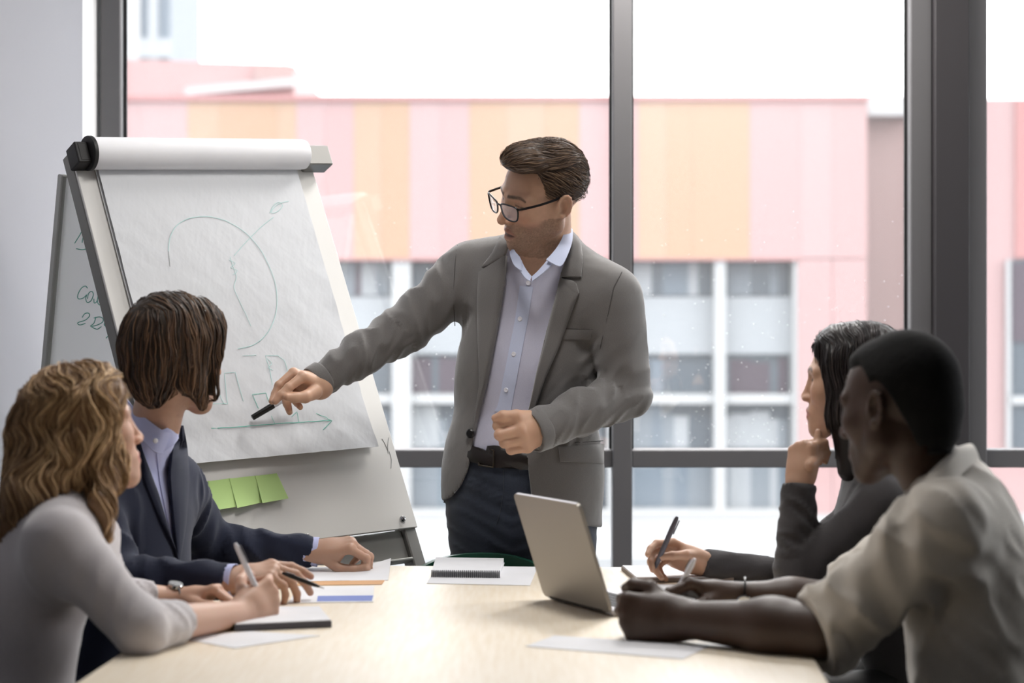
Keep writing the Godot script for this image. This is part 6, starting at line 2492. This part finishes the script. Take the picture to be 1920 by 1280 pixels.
# ---- the man in the white shirt, nearest on the right
func shirt_man() -> void:
	var t := thing("person", "man with cropped black hair in a loose white shirt with rolled sleeves", "person", Vector3(0.95, 0, -3.65))
	var fwd := Vector3(-0.93, 0, -0.36)
	var sl := at(1772, 985, 3.55)
	var sr := at(1800, 960, 3.92)
	var neck := at(1782, 915, 3.76)
	var el := at(1548, 1184, 3.62)
	var wl := at(1272, 1160, 3.78)
	var er := at(1560, 1128, 4.1)
	var wr := at(1372, 1118, 4.12)
	var tt := func(f: Field, g: float) -> void:
		torso(f, g, neck, at(1815, 1050, 3.7), at(1830, 1170, 3.7), at(1850, 1380, 3.7), sr, sl, fwd, [0.155, 0.152, 0.165, 0.055, 0.062])
	var cl := Field.new()
	cl.amp = 0.009
	tt.call(cl, 0.0)
	cl.cap(sl, sl.lerp(el, 0.35), 0.068, 0.07, 0.04)
	var cuffl := sl.lerp(el, 0.97)
	arm(cl, sl.lerp(el, 0.1), el, el.lerp(wl, 0.06), [0.07, 0.066, 0.064])
	arm(cl, sr, er, er.lerp(wr, 0.1), [0.06, 0.054, 0.05])
	var fold := wrinkles([[sl, el, 0.075, 11.0, 1.0]], 0.009, 59)
	var big := FastNoiseLite.new()
	big.seed = 5
	big.frequency = 1.0
	big.fractal_octaves = 2
	cl.post = func(p: Vector3, d: float) -> float:
		if absf(d) > 0.05:
			return d
		d = fold.call(p, d)
		d -= 0.0075 * (1.0 - 2.2 * absf(big.get_noise_3d(p.x * 7.0 + p.y * 5.0, p.y * 5.0, p.z * 7.0)))
		d = maxf(d, (p - el).dot(Vector3(-0.93, -0.28, 0.2).normalized()) - 0.018) if (p - el).length() < 0.13 else d
		return cut_cuff(p, d, er, er.lerp(wr, 0.06), 0.09)
	var cm := MB.new()
	job(cl, cm, 0.0075)
	fabric("linen_white", Color(0.79, 0.765, 0.72), Color(0.86, 0.83, 0.79), 0.9, 10.0, 0.04, 0.2)
	var skin := Color(0.058, 0.028, 0.019)
	vcol("skin_deep", 0.5, 0.06)
	var bm := MB.new()
	var flesh := func(p: Vector3, n: Vector3) -> Color: return skin
	var bd := Field.new()
	tt.call(bd, -0.03)
	arm(bd, sl, el, el.lerp(wl, 0.1), [0.045, 0.045, 0.04])
	arm(bd, sr, er, er.lerp(wr, 0.2), [0.045, 0.04, 0.036])
	job(bd, bm, 0.014, flesh)
	var hx := frame(at(1680, 764, 3.7), Vector3(-0.71, -0.13, -0.68), Vector3(0.0, 1, -0.05), 1.03)
	var hf := Field.new()
	head(hf, hx, {"neck": at(1775, 930, 3.76), "neck_r": 0.057, "jaw": 1.02, "lips": 1.25, "nose_wide": 1.25})
	job(hf, bm, 0.004, face_color(hx, skin, Color(0.12, 0.045, 0.035), Color(0.008, 0.006, 0.005), 0.0, 9), head_box(hx))
	var lh := Field.new()
	lh.cap(el, el.lerp(wl, 0.35), 0.05, 0.047, 0.03)
	lh.cap(el.lerp(wl, 0.35), wl, 0.047, 0.031, 0.03)
	hand(lh, wl, Vector3(-0.93, 0.0, -0.25), Vector3(-0.2, -0.1, -0.97), -1.0, [[1.15, 1.35, 0.7], [1.2, 1.4, 0.7], [1.25, 1.4, 0.7], [1.3, 1.4, 0.7]], [[0.7, 0.55, 0.35], [0.9, 0.1, 0.35], [0.6, -0.2, 0.75]], 1.05, 1.12)
	job(lh, bm, 0.0038, flesh)
	var rh := Field.new()
	rh.cap(er, er.lerp(wr, 0.4), 0.042, 0.038, 0.03)
	rh.cap(er.lerp(wr, 0.4), wr, 0.038, 0.028, 0.03)
	hand(rh, wr, Vector3(-0.9, 0.16, 0.1), Vector3(-0.25, -0.85, 0.4), 1.0, [[0.55, 0.8, 0.4, 0.04], [0.75, 0.95, 0.5], [0.95, 1.0, 0.5], [1.05, 1.0, 0.5]], [[0.75, 0.3, 0.55], [0.9, 0.0, 0.45], [0.9, -0.3, 0.3]], 1.05, 1.05)
	job(rh, bm, 0.0038, flesh)
	var hr := Field.new()
	hr.amp = 0.004
	var s := 1.03
	hr.ell(hx * Vector3(0, 0.038, -0.024), hx.basis, Vector3(0.0775, 0.091, 0.098) * s, 0.02)
	hr.ell(hx * Vector3(0, 0.045, 0.026), hx.basis, Vector3(0.068, 0.068, 0.06) * s, 0.02)
	hr.cap(hx * Vector3(0, -0.02, -0.06), hx * Vector3(0, -0.075, -0.058), 0.058 * s, 0.048 * s, 0.03)
	var inv := hx.affine_inverse()
	var fuzz := FastNoiseLite.new()
	fuzz.seed = 2
	fuzz.frequency = 260.0
	hr.post = func(p: Vector3, d: float) -> float:
		if absf(d) > 0.04:
			return d
		var q := inv * p
		var line := lerpf(-0.085, 0.062, smoothstep(-0.06, 0.03, q.z))
		line = maxf(line, 0.024 - 40.0 * pow(q.z + 0.012, 2.0))
		d += 0.011 * smoothstep(line + 0.03, line, q.y)
		return maxf(d - 0.0012 * fuzz.get_noise_3dv(p), line - q.y)
	var hm := MB.new()
	job(hr, hm, 0.0045, func(p: Vector3, n: Vector3) -> Color: return Color(0.009, 0.0075, 0.007))
	mat("hair_cropped", Color(0.02, 0.018, 0.017), 0.95)
	legs(t, Vector3(1.0, 0.52, -3.62), Vector3(0.55, 0.52, -3.85), Vector3(0.5, 0.52, -3.6), Vector3(-0.3, 0, 0.95), M.chair_black, "trousers", M.leather_dark)
	finish.append(func() -> void:
		part("body", bm, M.skin_deep, t)
		part("hair", hm, M.hair_cropped, t)
		var shirt := part("shirt", cm, M.linen_white, t)
		# the collar stands at the nape and falls forward
		var rows := []
		var a := smooth_path([at(1812, 832, 3.78), at(1792, 840, 3.68), at(1762, 866, 3.61), at(1726, 902, 3.58), at(1694, 942, 3.6)], 5)
		var b := smooth_path([at(1838, 862, 3.76), at(1820, 874, 3.65), at(1790, 900, 3.56), at(1748, 938, 3.53), at(1704, 972, 3.56)], 5)
		for i in 6:
			var row := []
			for j in a.size():
				row.append(a[j].lerp(b[j], i / 5.0) + Vector3(0, 0.012 * sin(PI * i / 5.0), 0.006 * sin(PI * i / 5.0)))
			rows.append(row)
		part("collar", MB.new().sheet(rows, 0.004, 70), M.linen_white, shirt)
		var ck := Vector3(-0.93, -0.28, 0.2).normalized()
		part("rolled_cuff", MB.new().lathe(el - ck * 0.012, el + ck * 0.03, PackedVector2Array([Vector2(0, 0.062), Vector2(0.004, 0.069), Vector2(0.022, 0.0705), Vector2(0.03, 0.066), Vector2(0.028, 0.056), Vector2(0.01, 0.05)]), 28), M.linen_white, shirt)
		watch(t, wr + (er - wr).normalized() * 0.012, (wr - er).normalized(), 0.0325, Vector3(0.1, -0.2, 1), M.pen_black))

func held_pens() -> void:
	pen("pen", "white pen held upright in the blonde woman's hand", at(503, 1150, 4.02), at(441, 1018, 4.0), 0.0056, M.pen_white, M.pen_grey)
	pen("pen", "slim black pen in the hand of the man in the navy suit", at(608, 1103, 4.2), at(530, 1074, 4.25), 0.0045, M.pen_black, M.chrome)
	pen("pen", "grey pen held over the notebook by the dark haired woman", at(1224, 1074, 4.6), at(1270, 968, 4.57), 0.0058, M.pen_grey, M.pen_grey)
	pen("pen", "white pen in the writing hand of the man in the white shirt", at(1262, 1122, 4.1), at(1303, 1047, 4.08), 0.0058, M.pen_white, M.pen_grey)
